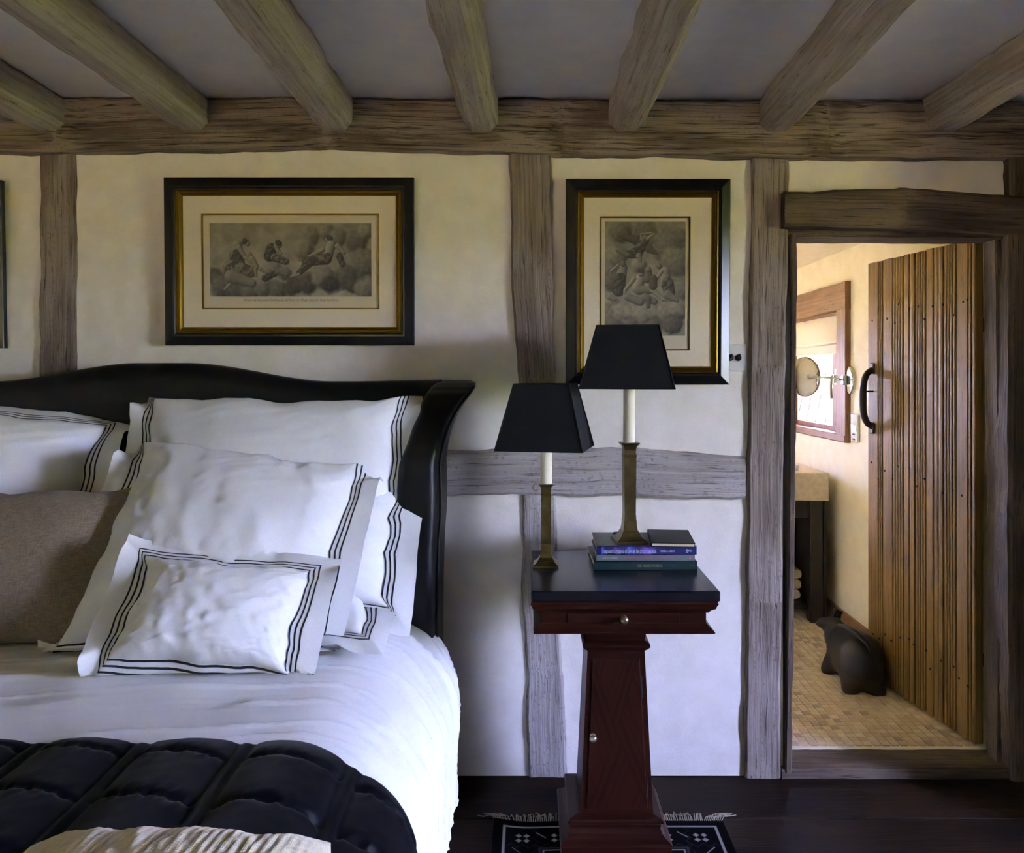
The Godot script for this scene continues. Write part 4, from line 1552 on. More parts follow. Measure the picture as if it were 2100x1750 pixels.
func build_pillows() -> void:
	var G := "white pillows with three black lines on the border"
	var up := func(deg: float) -> Vector3: return Vector3(0, cos(deg_to_rad(deg)), -sin(deg_to_rad(deg)))   # leaning back from upright
	var rt := func(roll: float, yaw := 0.0) -> Vector3: return Vector3(cos(deg_to_rad(roll)) * cos(deg_to_rad(yaw)), sin(deg_to_rad(roll)), -sin(deg_to_rad(yaw)) * cos(deg_to_rad(roll)))
	# stack by the right wing
	pillow("pillow", "lowest white pillow lying flat under the stack at the right wing", "pillow", G, Vector3(-0.80, 0.735, 0.46), rt.call(0.0), up.call(82.0), 0.36, 0.22, 0.062, 0.065, 2.0, M.cotton, {"sag": 0.0, "floor": 0.672, "droop": 0.015, "bottom_back": 0.0})
	pillow("pillow", "sloping white pillow between the lowest and the upright one at the right wing", "pillow", G, Vector3(-0.775, 0.885, 0.40), rt.call(-1.0), up.call(34.0), 0.375, 0.185, 0.10, 0.07, 5.0, M.cotton, {"sag": 0.3, "droop": 0.01, "bottom_back": -0.5, "wave": 0.03})
	pillow("pillow", "white pillow standing against the headboard beside the right wing", "pillow", G, Vector3(-0.795, 1.082, 0.30), rt.call(0.0), up.call(12.0), 0.38, 0.225, 0.095, 0.07, 11.0, M.cotton, {"sag": 0.2, "droop": 0.004, "pinch": 0.04, "top_back": 2.2})
	pillow("pillow", "big square white pillow leaning in front of the others", "pillow", G, Vector3(-0.845, 0.905, 0.565), rt.call(-6.0), up.call(36.0), 0.312, 0.30, 0.13, 0.07, 17.0, M.cotton, {"sag": 0.25, "droop": 0.006, "floor": 0.675, "n": 72, "pinch": 0.06, "wave": 0.03, "top_back": 2.0, "bottom_back": 1.6})
	pillow("small_pillow", "small white pillow in front on the duvet", "pillow", G, Vector3(-0.762, 0.802, 0.82), rt.call(-6.0, 3.0), up.call(38.0), 0.200, 0.128, 0.075, 0.066, 23.0, M.cotton, {"sag": 0.15, "droop": 0.004, "floor": 0.676, "n": 72, "wrinkle": 0.004, "top_back": 0.45, "bottom_back": 1.8, "wave": 0.02})
	# the other half of the bed
	pillow("pillow", "white pillow lying under the stack at the left edge", "pillow", G, Vector3(-1.73, 0.78, 0.42), rt.call(0.0), up.call(66.0), 0.385, 0.24, 0.10, 0.065, 31.0, M.cotton, {"sag": 0.0, "floor": 0.672, "droop": 0.02})
	pillow("pillow", "white pillow standing against the headboard at the left edge", "pillow", G, Vector3(-1.74, 1.06, 0.30), rt.call(-2.0), up.call(20.0), 0.38, 0.215, 0.10, 0.07, 37.0, M.cotton, {"sag": 0.2, "droop": 0.03, "bend": -0.03, "wave": 0.03})
	pillow("pillow", "white pillow at the left edge, behind the beige cushion", "pillow", G, Vector3(-1.86, 0.955, 0.47), rt.call(-6.0), up.call(35.0), 0.315, 0.255, 0.10, 0.07, 43.0, M.cotton, {"sag": 0.25, "droop": 0.02, "floor": 0.672})
	pillow("beige_cushion", "beige linen cushion beside the white pillows", "cushion", "", Vector3(-1.40, 0.855, 0.60), rt.call(2.0), up.call(26.0), 0.30, 0.215, 0.11, 0.0, 51.0, M.linen, {"sag": 0.15, "droop": 0.0, "wrinkle": 0.004, "pinch": 0.06})
	pillow("knitted_cushion", "cream knitted cushion on the navy throw in the foreground", "cushion", "", Vector3(-0.43, 0.742, 1.95), rt.call(2.0, -4.0), up.call(68.0), 0.185, 0.17, 0.075, 0.0, 57.0, M.knit, {"sag": 0.0, "droop": 0.0, "wrinkle": 0.0022, "pinch": -0.10, "rib": 0.0009, "n": 170})


# ---------------------------------------------------------------- nightstand, lamps, books
func build_nightstand() -> void:
	var cx := 0.242
	var cz := 0.37
	var n := thing("pedestal_nightstand", "mahogany pedestal nightstand with a black granite top", "nightstand", Vector3(cx, 0.008, cz))
	var at := Vector3(0.25, 0, cz)
	var s := Shape.new()
	s.box(Vector3(0.25, 0.783, cz), Vector3(0.502, 0.028, 0.502), 0.003)
	part(n, "granite_top", s, M.granite, "polished black granite slab")
	# cornice and apron, mitred mouldings
	s = Shape.new()
	s.square_loft(flipped([[0.769, 0.247], [0.762, 0.250], [0.755, 0.246], [0.748, 0.244], [0.740, 0.232], [0.734, 0.228], [0.734, 0.222], [0.704, 0.222], [0.704, 0.224], [0.698, 0.228], [0.685, 0.242], [0.681, 0.242]]), Vector3(0.247, 0, cz))
	part(n, "apron", s, M.mahogany)
	s = Shape.new()
	s.box(Vector3(0.247, 0.719, cz + 0.2225), Vector3(0.30, 0.026, 0.006), 0.0015)
	var dr := part(n, "drawer", s, M.mahogany)
	knob(dr, Vector3(0.247, 0.719, cz + 0.2255), Vector3.BACK)
	# column: neck, cap moulding, tapered shaft
	s = Shape.new()
	s.square_loft(flipped([[0.681, 0.112], [0.672, 0.106], [0.655, 0.096], [0.635, 0.086], [0.612, 0.082], [0.608, 0.092], [0.603, 0.096], [0.596, 0.096], [0.588, 0.089], [0.582, 0.0816]]), Vector3(cx, 0, cz))
	part(n, "neck", s, M.mahogany)
	s = Shape.new()
	s.square_loft([[0.124, 0.103, 0.103], [0.582, 0.0816, 0.0816]], Vector3(cx, 0, cz))
	part(n, "shaft", s, M.mahogany)
	# door panel on the front face (the face slopes back as it rises)
	var zf := func(y: float) -> float: return cz + lerpf(0.103, 0.0816, (y - 0.124) / 0.458)
	var hw := func(y: float) -> float: return lerpf(0.103, 0.0816, (y - 0.124) / 0.458) - 0.0155
	s = Shape.new()
	var y0 := 0.142
	var y1 := 0.562
	var rings := []
	for k in 2:
		var d: float = [0.0005, 0.0045][k]
		var ins: float = [0.0, 0.002][k]
		rings.append([Vector3(cx - hw.call(y0) + ins, y0 + ins, zf.call(y0) + d), Vector3(cx + hw.call(y0) - ins, y0 + ins, zf.call(y0) + d), Vector3(cx + hw.call(y1) - ins, y1 - ins, zf.call(y1) + d), Vector3(cx - hw.call(y1) + ins, y1 - ins, zf.call(y1) + d)])
	s.loft(rings, false)
	var door := part(n, "door", s, M.mahogany)
	knob(door, Vector3(cx - 0.068, 0.345, zf.call(0.345) + 0.005), Vector3.BACK)
	for yy in [0.48, 0.20]:
		s = Shape.new()
		s.tube([Vector3(cx + hw.call(yy - 0.03) + 0.001, yy - 0.03, zf.call(yy - 0.03) + 0.003), Vector3(cx + hw.call(yy + 0.03) + 0.001, yy + 0.03, zf.call(yy + 0.03) + 0.003)], 0.0025, 6)
		part(door, "hinge", s, M.iron)
	# base: lip, ogee, plinth
	s = Shape.new()
	s.square_loft(flipped([[0.130, 0.105], [0.126, 0.131], [0.120, 0.134], [0.114, 0.133], [0.110, 0.127], [0.098, 0.126], [0.086, 0.130], [0.076, 0.140], [0.068, 0.153], [0.063, 0.156], [0.062, 0.156], [0.060, 0.153], [0.020, 0.153], [0.009, 0.153]]), Vector3(cx - 0.006, 0, cz))
	part(n, "plinth", s, M.mahogany)


func flipped(levels: Array) -> Array:          # top-down [y, half] rows to bottom-up [y, half, half]
	var out := []
	for i in range(levels.size() - 1, -1, -1):
		out.append([levels[i][0], levels[i][1], levels[i][1]])
	return out


func knob(parent: Node3D, at: Vector3, dir: Vector3) -> void:
	var s := Shape.new()
	var ex := Vector3.RIGHT
	var bas := Basis(ex, dir, ex.cross(dir))
	s.lathe([Vector2(0.0085, 0.0), Vector2(0.0085, 0.002), Vector2(0.004, 0.004), Vector2(0.0038, 0.009), Vector2(0.007, 0.012), Vector2(0.0105, 0.017), Vector2(0.011, 0.021), Vector2(0.0085, 0.026), Vector2(0.004, 0.028), Vector2(0.0, 0.0285)], at, 18, bas)
	part(parent, "knob", s, M.knob, "small brass knob")


# candlestick lamp: square stepped brass base, square tapering shaft, ivory candle tube, square black shade
func lamp(label: String, at: Vector3, base_h: float, base_w: float, stick: float, tube_r: float, candle_h: float, shade_y: float, shade_h: float, bot: float, top: float, turn: float, shade_turn: float, eye_at := 0.0) -> void:
	var l := thing("candlestick_lamp", label, "lamp", at, "pair of candlestick lamps")
	var s := Shape.new()
	var w := base_w
	var f := stick
	# [fraction of base height, half width]
	var lv := [[0.0, w], [0.10, w], [0.11, w * 0.96], [0.16, w * 0.82], [0.24, w * 0.68], [0.34, w * 0.58], [0.40, w * 0.54], [0.41, w * 0.49], [0.56, w * 0.44], [0.58, w * 0.43], [0.80, w * 0.41], [0.82, w * 0.395], [1.0, w * 0.38]]
	var rows := []
	for q in lv:
		rows.append([q[0] * base_h, q[1], q[1]])
	s.square_loft(rows, at, turn)
	part(l, "base", s, M.brass)
	s = Shape.new()
	var r0 := w * 0.37
	rows = [[base_h, r0, r0], [base_h + f * 0.80, r0 * 1.08, r0 * 1.08], [base_h + f * 0.805, r0 * 1.12, r0 * 1.12], [base_h + f * 0.83, r0 * 1.12, r0 * 1.12], [base_h + f * 0.84, r0 * 1.02, r0 * 1.02], [base_h + f * 0.90, r0 * 1.02, r0 * 1.02], [base_h + f * 0.95, r0 * 1.15, r0 * 1.15], [base_h + f * 0.985, r0 * 1.6, r0 * 1.6], [base_h + f, r0 * 1.6, r0 * 1.6]]
	s.square_loft(rows, at, turn)
	part(l, "stem", s, M.brass)
	var y := base_h + f
	s = Shape.new()
	s.lathe([Vector2(tube_r, 0.0), Vector2(tube_r, candle_h - 0.003), Vector2(tube_r - 0.003, candle_h), Vector2(0.0, candle_h)], at + Vector3(0, y, 0), 24)
	part(l, "candle_tube", s, M.candle, "ivory candle tube")
	if eye_at > 0.0:
		s = Shape.new()
		var hk := []
		for k in 10:
			var a := 0.9 + k * 0.55
			hk.append(at + Vector3(-r0 * 1.6 - 0.009 + cos(a) * 0.009, y - 0.012 + sin(a) * 0.010, 0))
		s.tube(hk, 0.0016, 6)
		part(l, "hook", s, M.brass)
	# bulb and holder inside the shade
	s = Shape.new()
	s.lathe([Vector2(0.012, 0.0), Vector2(0.012, 0.02), Vector2(0.022, 0.045), Vector2(0.025, 0.06), Vector2(0.018, 0.08), Vector2(0.0, 0.09)], at + Vector3(0, y + candle_h, 0), 14)
	part(l, "bulb", s, M.ceramic)
	# shade: four fabric panels with a lining, open above and below
	s = Shape.new()
	var li := Shape.new()
	var tr := Shape.new()
	for k in 4:
		var a := shade_turn + k * PI * 0.5
		var ex := Vector3(cos(a), 0, -sin(a))
		var ez := Vector3(sin(a), 0, cos(a))
		var c := at + Vector3(0, shade_y, 0)
		var nseg := 6
		for j in nseg:
			var f0 := float(j) / nseg
			var f1 := float(j + 1) / nseg
			var w0 := lerpf(bot, top, f0)
			var w1 := lerpf(bot, top, f1)
			s.quad_m(c + ez * w0 - ex * w0 + Vector3(0, f0 * shade_h, 0), c + ez * w0 + ex * w0 + Vector3(0, f0 * shade_h, 0), c + ez * w1 + ex * w1 + Vector3(0, f1 * shade_h, 0), c + ez * w1 - ex * w1 + Vector3(0, f1 * shade_h, 0))
			var i0 := w0 - 0.002
			var i1 := w1 - 0.002
			li.quad_m(c + ez * i0 + ex * i0 + Vector3(0, f0 * shade_h, 0), c + ez * i0 - ex * i0 + Vector3(0, f0 * shade_h, 0), c + ez * i1 - ex * i1 + Vector3(0, f1 * shade_h, 0), c + ez * i1 + ex * i1 + Vector3(0, f1 * shade_h, 0))
		for e in [[0.0, bot], [shade_h, top]]:
			tr.tube([c + ez * e[1] - ex * e[1] + Vector3(0, e[0], 0), c + ez * e[1] + ex * e[1] + Vector3(0, e[0], 0)], 0.0022, 6)
		tr.tube([c + ez * bot + ex * bot, c + ez * top + ex * top + Vector3(0, shade_h, 0)], 0.0022, 6)
	var sh := part(l, "lamp_shade", s, M.shade, "square tapered black fabric shade")
	part(sh, "lining", li, M.shade_lining)
	part(sh, "trim", tr, M.shade)
	s = Shape.new()
	for k in 4:
		var a := shade_turn + k * PI * 0.5 + PI * 0.25
		s.tube([at + Vector3(0, y + candle_h + 0.006, 0), at + Vector3(cos(a) * bot * 0.9, shade_y + shade_h * 0.35, -sin(a) * bot * 0.9)], 0.0015, 5)
	part(l, "shade_carrier", s, M.brass)


func build_lamps() -> void:
	lamp("lower brass candlestick lamp with a black shade standing on the granite", Vector3(0.044, 0.7975, 0.33), 0.066, 0.038, 0.181, 0.0175, 0.155, 0.3545, 0.192, 0.128, 0.082, -0.05, -0.20, 1.0)
	lamp("taller brass candlestick lamp with a black shade standing on the books", Vector3(0.295, 0.8675, 0.32), 0.083, 0.046, 0.217, 0.0175, 0.20, 0.4645, 0.184, 0.136, 0.090, 0.10, -0.17)


func book(called: String, label: String, cx: float, y: float, zf: float, w: float, h: float, d: float, yaw: float, cover: Material, spine: bool) -> Node3D:
	# spine (or fore edge) faces the room; w across, h thick, d deep
	var o := thing(called, label, "book", Vector3(cx, y, zf - d * 0.5), "books on the nightstand")
	var bas := Basis(Vector3.UP, yaw)
	var c := Vector3(cx, y, zf - d * 0.5)
	var s := Shape.new()
	var ct := 0.0025
	s.box(c + bas * Vector3(0, ct * 0.5, 0), Vector3(w, ct, d), 0.0006, bas)
	s.box(c + bas * Vector3(0, h - ct * 0.5, 0), Vector3(w, ct, d), 0.0006, bas)
	if spine:
		s.box(c + bas * Vector3(0, h * 0.5, d * 0.5 - ct * 0.5), Vector3(w, h, ct), 0.0006, bas)
	else:
		s.box(c + bas * Vector3(-w * 0.5 + ct * 0.5, h * 0.5, 0), Vector3(ct, h, d), 0.0006, bas)
	part(o, "cover", s, cover)
	s = Shape.new()
	s.box(c + bas * Vector3(0, h * 0.5, -0.002), Vector3(w - 0.008, h - ct * 2.0, d - 0.008), 0.0, bas)
	part(o, "pages", s, M.pages)
	return o


# print too small to read in the photograph: a row of fine strokes
func tiny_print(parent: Node3D, called: String, at: Vector3, width: float, height: float, m: Material, sd: int) -> void:
	var s := Shape.new()
	var rng := RandomNumberGenerator.new()
	rng.seed = sd
	var x := 0.0
	while x < width:
		var w := height * rng.randf_range(0.35, 0.6)
		var st := height * 0.16
		s.box(at + Vector3(x, height * 0.5, 0), Vector3(st, height, 0.0005))
		if rng.randf() < 0.75:
			s.box(at + Vector3(x + w, height * 0.5, 0), Vector3(st, height, 0.0005))
		s.box(at + Vector3(x + w * 0.5, height * [0.08, 0.5, 0.92][rng.randi() % 3], 0), Vector3(w, st, 0.0005))
		x += w + height * (0.35 if rng.randf() < 0.82 else 0.9)
	part(parent, called, s, m)


func build_books() -> void:
	var teal := mat(Color(0.035, 0.16, 0.16), 0.45)
	var grey := mat(Color(0.40, 0.43, 0.42), 0.45)
	# blue jacket with a cloudy painted print
	var w := 256
	var a := noise_img(w, 64, w, 64, 301, 0.03, 4)
	var b := noise_img(w, 64, w, 64, 302, 0.02, 4)
	var px := PackedByteArray()
	px.resize(w * 64 * 3)
	for i in w * 64:
		var k := clampf((a[i] / 255.0 - 0.35) * 2.2, 0, 1)
		var q := clampf((b[i] / 255.0 - 0.45) * 3.0, 0, 1)
		var x := float(i % w) / w
		var fade := smoothstep(0.72, 0.45, x)
		px[i * 3] = int(255.0 * lerpf(0.13, lerpf(0.34, 0.42, q), k * fade) + 20.0 * q)
		px[i * 3 + 1] = int(255.0 * lerpf(0.14, lerpf(0.42, 0.34, q), k * fade))
		px[i * 3 + 2] = int(255.0 * lerpf(0.36, 0.80, k * fade))
	var jacket := mat(Color.WHITE, 0.35)
	jacket.albedo_texture = tex(w, 64, px)
	jacket.uv1_triplanar = true
	jacket.uv1_world_triplanar = true
	jacket.uv1_scale = Vector3(3.4, 6.0, 3.4)
	jacket.uv1_offset = Vector3(0.3, 0, 0)
	var dark := mat(Color(0.10, 0.095, 0.085), 0.5)
	var white := mat(Color(0.85, 0.86, 0.92), 0.6)
	var pink := mat(Color(0.72, 0.36, 0.45), 0.6)
	var gilt := mat(Color(0.62, 0.60, 0.45), 0.5)
	var Z := Basis()
	var o := book("book", "teal hardback with gilt title, lowest of the books under the lamp", 0.334, 0.7975, 0.389, 0.304, 0.0255, 0.215, 0.01, teal, true)
	lettering(o, "title", "THE WATERWICKERS", 0.010, Vector3(0.347, 0.8105, 0.3905), Basis(Vector3.UP, 0.01), gilt, "Droid Serif", 0.075)
	tiny_print(o, "author", Vector3(0.400, 0.8085, 0.3896), 0.026, 0.0035, mat(Color(0.20, 0.33, 0.34), 0.5), 3)
	tiny_print(o, "publisher_mark", Vector3(0.466, 0.8085, 0.3889), 0.012, 0.0035, mat(Color(0.20, 0.33, 0.34), 0.5), 4)
	o = book("book", "thin grey book with pink lettering, middle of the stack", 0.336, 0.8235, 0.386, 0.290, 0.0185, 0.205, -0.005, grey, true)
	tiny_print(o, "author", Vector3(0.209, 0.8305, 0.3868), 0.042, 0.004, mat(Color(0.66, 0.62, 0.62), 0.6), 1)
	tiny_print(o, "title", Vector3(0.274, 0.8300, 0.3868), 0.142, 0.005, pink, 2)
	var s := Shape.new()
	s.box(Vector3(0.467, 0.8328, 0.3863), Vector3(0.005, 0.007, 0.0012))
	part(o, "publisher_mark", s, pink)
	o = book("book", "blue jacketed art book, topmost of the stack under the lamp", 0.339, 0.8425, 0.388, 0.293, 0.0245, 0.21, 0.0, jacket, true)
	s = Shape.new()
	s.box(Vector3(0.339, 0.8676, 0.282), Vector3(0.2915, 0.0006, 0.2075))
	part(o, "front_board", s, plain(311, Color(0.10, 0.10, 0.09), Color(0.30, 0.29, 0.25), 0.12, 0.35, 0.0, 0.03), "dark printed front of the jacket")
	lettering(o, "title", "Fragonard's Progress of Love at The Frick Collection", 0.0125, Vector3(0.288, 0.8525, 0.3885), Z, white, "Droid Serif", 0.158)
	lettering(o, "author", "COLIN B. BAILEY", 0.0075, Vector3(0.4, 0.853, 0.3885), Z, white, "Droid Serif", 0.042)
	lettering(o, "publisher_mark", "g", 0.015, Vector3(0.466, 0.8545, 0.3885), Basis(Vector3(0, 0, 1), -PI / 2), white, "Droid Sans")
	lettering(o, "publisher_name", "giles", 0.006, Vector3(0.4555, 0.8535, 0.3885), Basis(Vector3(0, 0, 1), PI / 2), white, "Droid Sans")
	book("notebook", "slim brown notebook lying askew on the stack beside the lamp", 0.422, 0.8685, 0.41, 0.128, 0.013, 0.205, -0.09, dark, false)
	# flex of the taller lamp
	var fx := thing("lamp_flex", "dark braided flex behind the taller lamp", "cable", Vector3(0.29, 0.868, 0.24))
	s = Shape.new()
	var loop := []
	for k in 15:
		var t := k / 14.0
		loop.append(Vector3(0.30 - sin(t * PI) * 0.045, 0.872 + sin(t * PI) * 0.006, 0.285 - t * 0.08))
	loop.append(Vector3(0.32, 0.86, 0.16))
	loop.append(Vector3(0.33, 0.80, 0.145))
	s.tube(loop, 0.0028, 7)
	part(fx, "cord", s, M.black)


# ---------------------------------------------------------------- pictures
# tones of an engraving: clouds are shaded balls, figures are shaded limbs; coordinates 0..1, y down
func engraving(w: int, h: int, sd: int, sky: Array, clouds: Array, limbs: Array) -> ImageTexture:
	var asp := float(w) / h
	var n := noise_img(w, h, w, h, sd, 0.012, 5)
	var tone := PackedFloat32Array()
	tone.resize(w * h)
	for y in h:
		for x in w:
			var k := n[y * w + x] / 255.0
			tone[y * w + x] = clampf(lerpf(sky[0], sky[1], float(y) / h) + (k - 0.5) * 0.3, 0.0, 1.0)
	var all := []
	for c in clouds:
		all.append([c[0], c[1], c[0], c[1], c[2], c[2], c[3], 0.65])
	for l in limbs:
		all.append([l[0], l[1], l[2], l[3], l[4], l[5], l[6], 0.12])
	for c in all:
		var r := maxf(c[4], c[5])
		var x0 := clampi(int((minf(c[0], c[2]) * asp - r) / asp * w), 0, w - 1)
		var x1 := clampi(int((maxf(c[0], c[2]) * asp + r) / asp * w) + 1, 0, w - 1)
		var y0 := clampi(int((minf(c[1], c[3]) - r) * h), 0, h - 1)
		var y1 := clampi(int((maxf(c[1], c[3]) + r) * h) + 1, 0, h - 1)
		var a := Vector2(c[0] * asp, c[1])
		var ab := Vector2(c[2] * asp, c[3]) - a
		for y in range(y0, y1 + 1):
			for x in range(x0, x1 + 1):
				var p := Vector2(float(x) / w * asp, float(y) / h)
				var t := clampf((p - a).dot(ab) / maxf(ab.length_squared(), 1e-9), 0.0, 1.0)
				var rad: float = lerpf(c[4], c[5], t) * (1.0 + (n[y * w + x] / 255.0 - 0.5) * c[7])
				var q: Vector2 = (p - a - ab * t) / rad
				var d := q.length()
				if d < 1.0:
					var nz := sqrt(1.0 - d * d)
					var lit := clampf(q.x * -0.55 + q.y * -0.5 + nz * 0.62, 0.0, 1.0)
					var nz2 := n[((y * 3) % h) * w + ((x * 3) % w)] / 255.0 - 0.5
					var v: float = c[6] * (0.30 + 0.75 * lit) + nz2 * (0.22 if c[7] > 0.2 else 0.08)
					if c[7] < 0.2 and c[6] < 0.7 and maxf(c[4], c[5]) > 0.045:      # folds of drapery
						v *= 0.80 + 0.38 * sin(q.x * 5.0 + q.y * 4.0 + t * 9.0 + nz2 * 7.0)
					var i := y * w + x
					tone[i] = lerpf(tone[i], v, clampf((1.0 - d) * (3.0 if c[7] > 0.2 else 9.0), 0.0, 1.0))
	var px := PackedByteArray()
	px.resize(w * h * 3)
	for y in h:
		for x in w:
			var i := y * w + x
			var v := clampf(tone[i] + 0.05 * sin((x + y * 0.6) * 1.9) * (1.0 - tone[i]), 0.0, 1.0)
			px[i * 3] = int(lerpf(46, 182, v))
			px[i * 3 + 1] = int(lerpf(42, 172, v))
			px[i * 3 + 2] = int(lerpf(36, 148, v))
	return tex(w, h, px)


func framed(label: String, c: Vector3, w: float, h: float, lean: float, slip: Vector2, slip_off: Vector2, pr: Vector2, pr_off: Vector2, art: ImageTexture) -> Node3D:
	# c = centre of the frame's back on the wall; leans forward at the top
	var o := thing("framed_engraving", label, "picture", c - Vector3(0, h * 0.5, 0), "black framed engravings")
	var bas := Basis(Vector3.RIGHT, lean)
	var P := func(x: float, y: float, z: float) -> Vector3: return c + bas * Vector3(x, y + h * 0.5, z) - Vector3(0, h * 0.5, 0)
	# mitred frame: profile from the outer edge inwards [inset, depth]
	var rail := func(prof: Array, wo: float, ho: float, off: Vector2) -> Shape:
		var s := Shape.new()
		var rows := []
		for q in prof:
			var hx: float = wo * 0.5 - q[0]
			var hy: float = ho * 0.5 - q[0]
			rows.append([P.call(off.x - hx, off.y - hy, q[1]), P.call(off.x + hx, off.y - hy, q[1]), P.call(off.x + hx, off.y + hy, q[1]), P.call(off.x - hx, off.y + hy, q[1])])
		for j in rows.size() - 1:
			for i in 4:
				s.quad_m(rows[j][i], rows[j][(i + 1) % 4], rows[j + 1][(i + 1) % 4], rows[j + 1][i])
		return s
	part(o, "frame", rail.call([[0.0, 0.0], [0.0, 0.018], [0.002, 0.021], [0.030, 0.030], [0.036, 0.030], [0.040, 0.027], [0.040, 0.004]], w, h, Vector2.ZERO), M.frame, "black wooden frame")
	part(o, "gilt_slip", rail.call([[0.039, 0.022], [0.041, 0.026], [0.045, 0.027], [0.048, 0.022], [0.050, 0.022], [0.052, 0.024], [0.056, 0.021], [0.059, 0.017], [0.062, 0.012]], w, h, Vector2.ZERO), M.gold, "gilded inner moulding")
	var s := Shape.new()
	# mount with a window
	var hx := w * 0.5 - 0.060
	var hy := h * 0.5 - 0.060
	var sx := slip.x * 0.5
	var sy := slip.y * 0.5
	var outer := [Vector2(-hx, -hy), Vector2(hx, -hy), Vector2(hx, hy), Vector2(-hx, hy)]
	var inner := [slip_off + Vector2(-sx, -sy), slip_off + Vector2(sx, -sy), slip_off + Vector2(sx, sy), slip_off + Vector2(-sx, sy)]
	for i in 4:
		var k := (i + 1) % 4
		s.quad(P.call(outer[i].x, outer[i].y, 0.0125), P.call(outer[k].x, outer[k].y, 0.0125), P.call(inner[k].x, inner[k].y, 0.0125), P.call(inner[i].x, inner[i].y, 0.0125), outer[i], outer[k], inner[k], inner[i])
	part(o, "mount", s, M.mount, "cream linen mount")
	part(o, "gilt_line", rail.call([[-0.002, 0.0125], [-0.002, 0.0145], [0.002, 0.0145], [0.003, 0.010]], slip.x, slip.y, slip_off), M.gold)
	s = Shape.new()
	s.quad_m(P.call(slip_off.x - sx, slip_off.y - sy, 0.0102), P.call(slip_off.x + sx, slip_off.y - sy, 0.0102), P.call(slip_off.x + sx, slip_off.y + sy, 0.0102), P.call(slip_off.x - sx, slip_off.y + sy, 0.0102))
	part(o, "paper", s, M.paper)
	s = Shape.new()
	var q := [pr_off + Vector2(-pr.x, -pr.y) * 0.5, pr_off + Vector2(pr.x, -pr.y) * 0.5, pr_off + Vector2(pr.x, pr.y) * 0.5, pr_off + Vector2(-pr.x, pr.y) * 0.5]
	s.quad(P.call(q[0].x, q[0].y, 0.0108), P.call(q[1].x, q[1].y, 0.0108), P.call(q[2].x, q[2].y, 0.0108), P.call(q[3].x, q[3].y, 0.0108), Vector2(0, 1), Vector2(1, 1), Vector2(1, 0), Vector2(0, 0))
	var am := mat(Color.WHITE, 0.85)
	am.albedo_texture = art
	part(o, "engraving", s, am, "sepia engraving of figures on clouds")
	s = Shape.new()
	s.quad_m(P.call(-w * 0.5 + 0.002, -h * 0.5 + 0.002, 0.001), P.call(-w * 0.5 + 0.002, h * 0.5 - 0.002, 0.001), P.call(w * 0.5 - 0.002, h * 0.5 - 0.002, 0.001), P.call(w * 0.5 - 0.002, -h * 0.5 + 0.002, 0.001))
	part(o, "backing", s, M.pages)
	return o


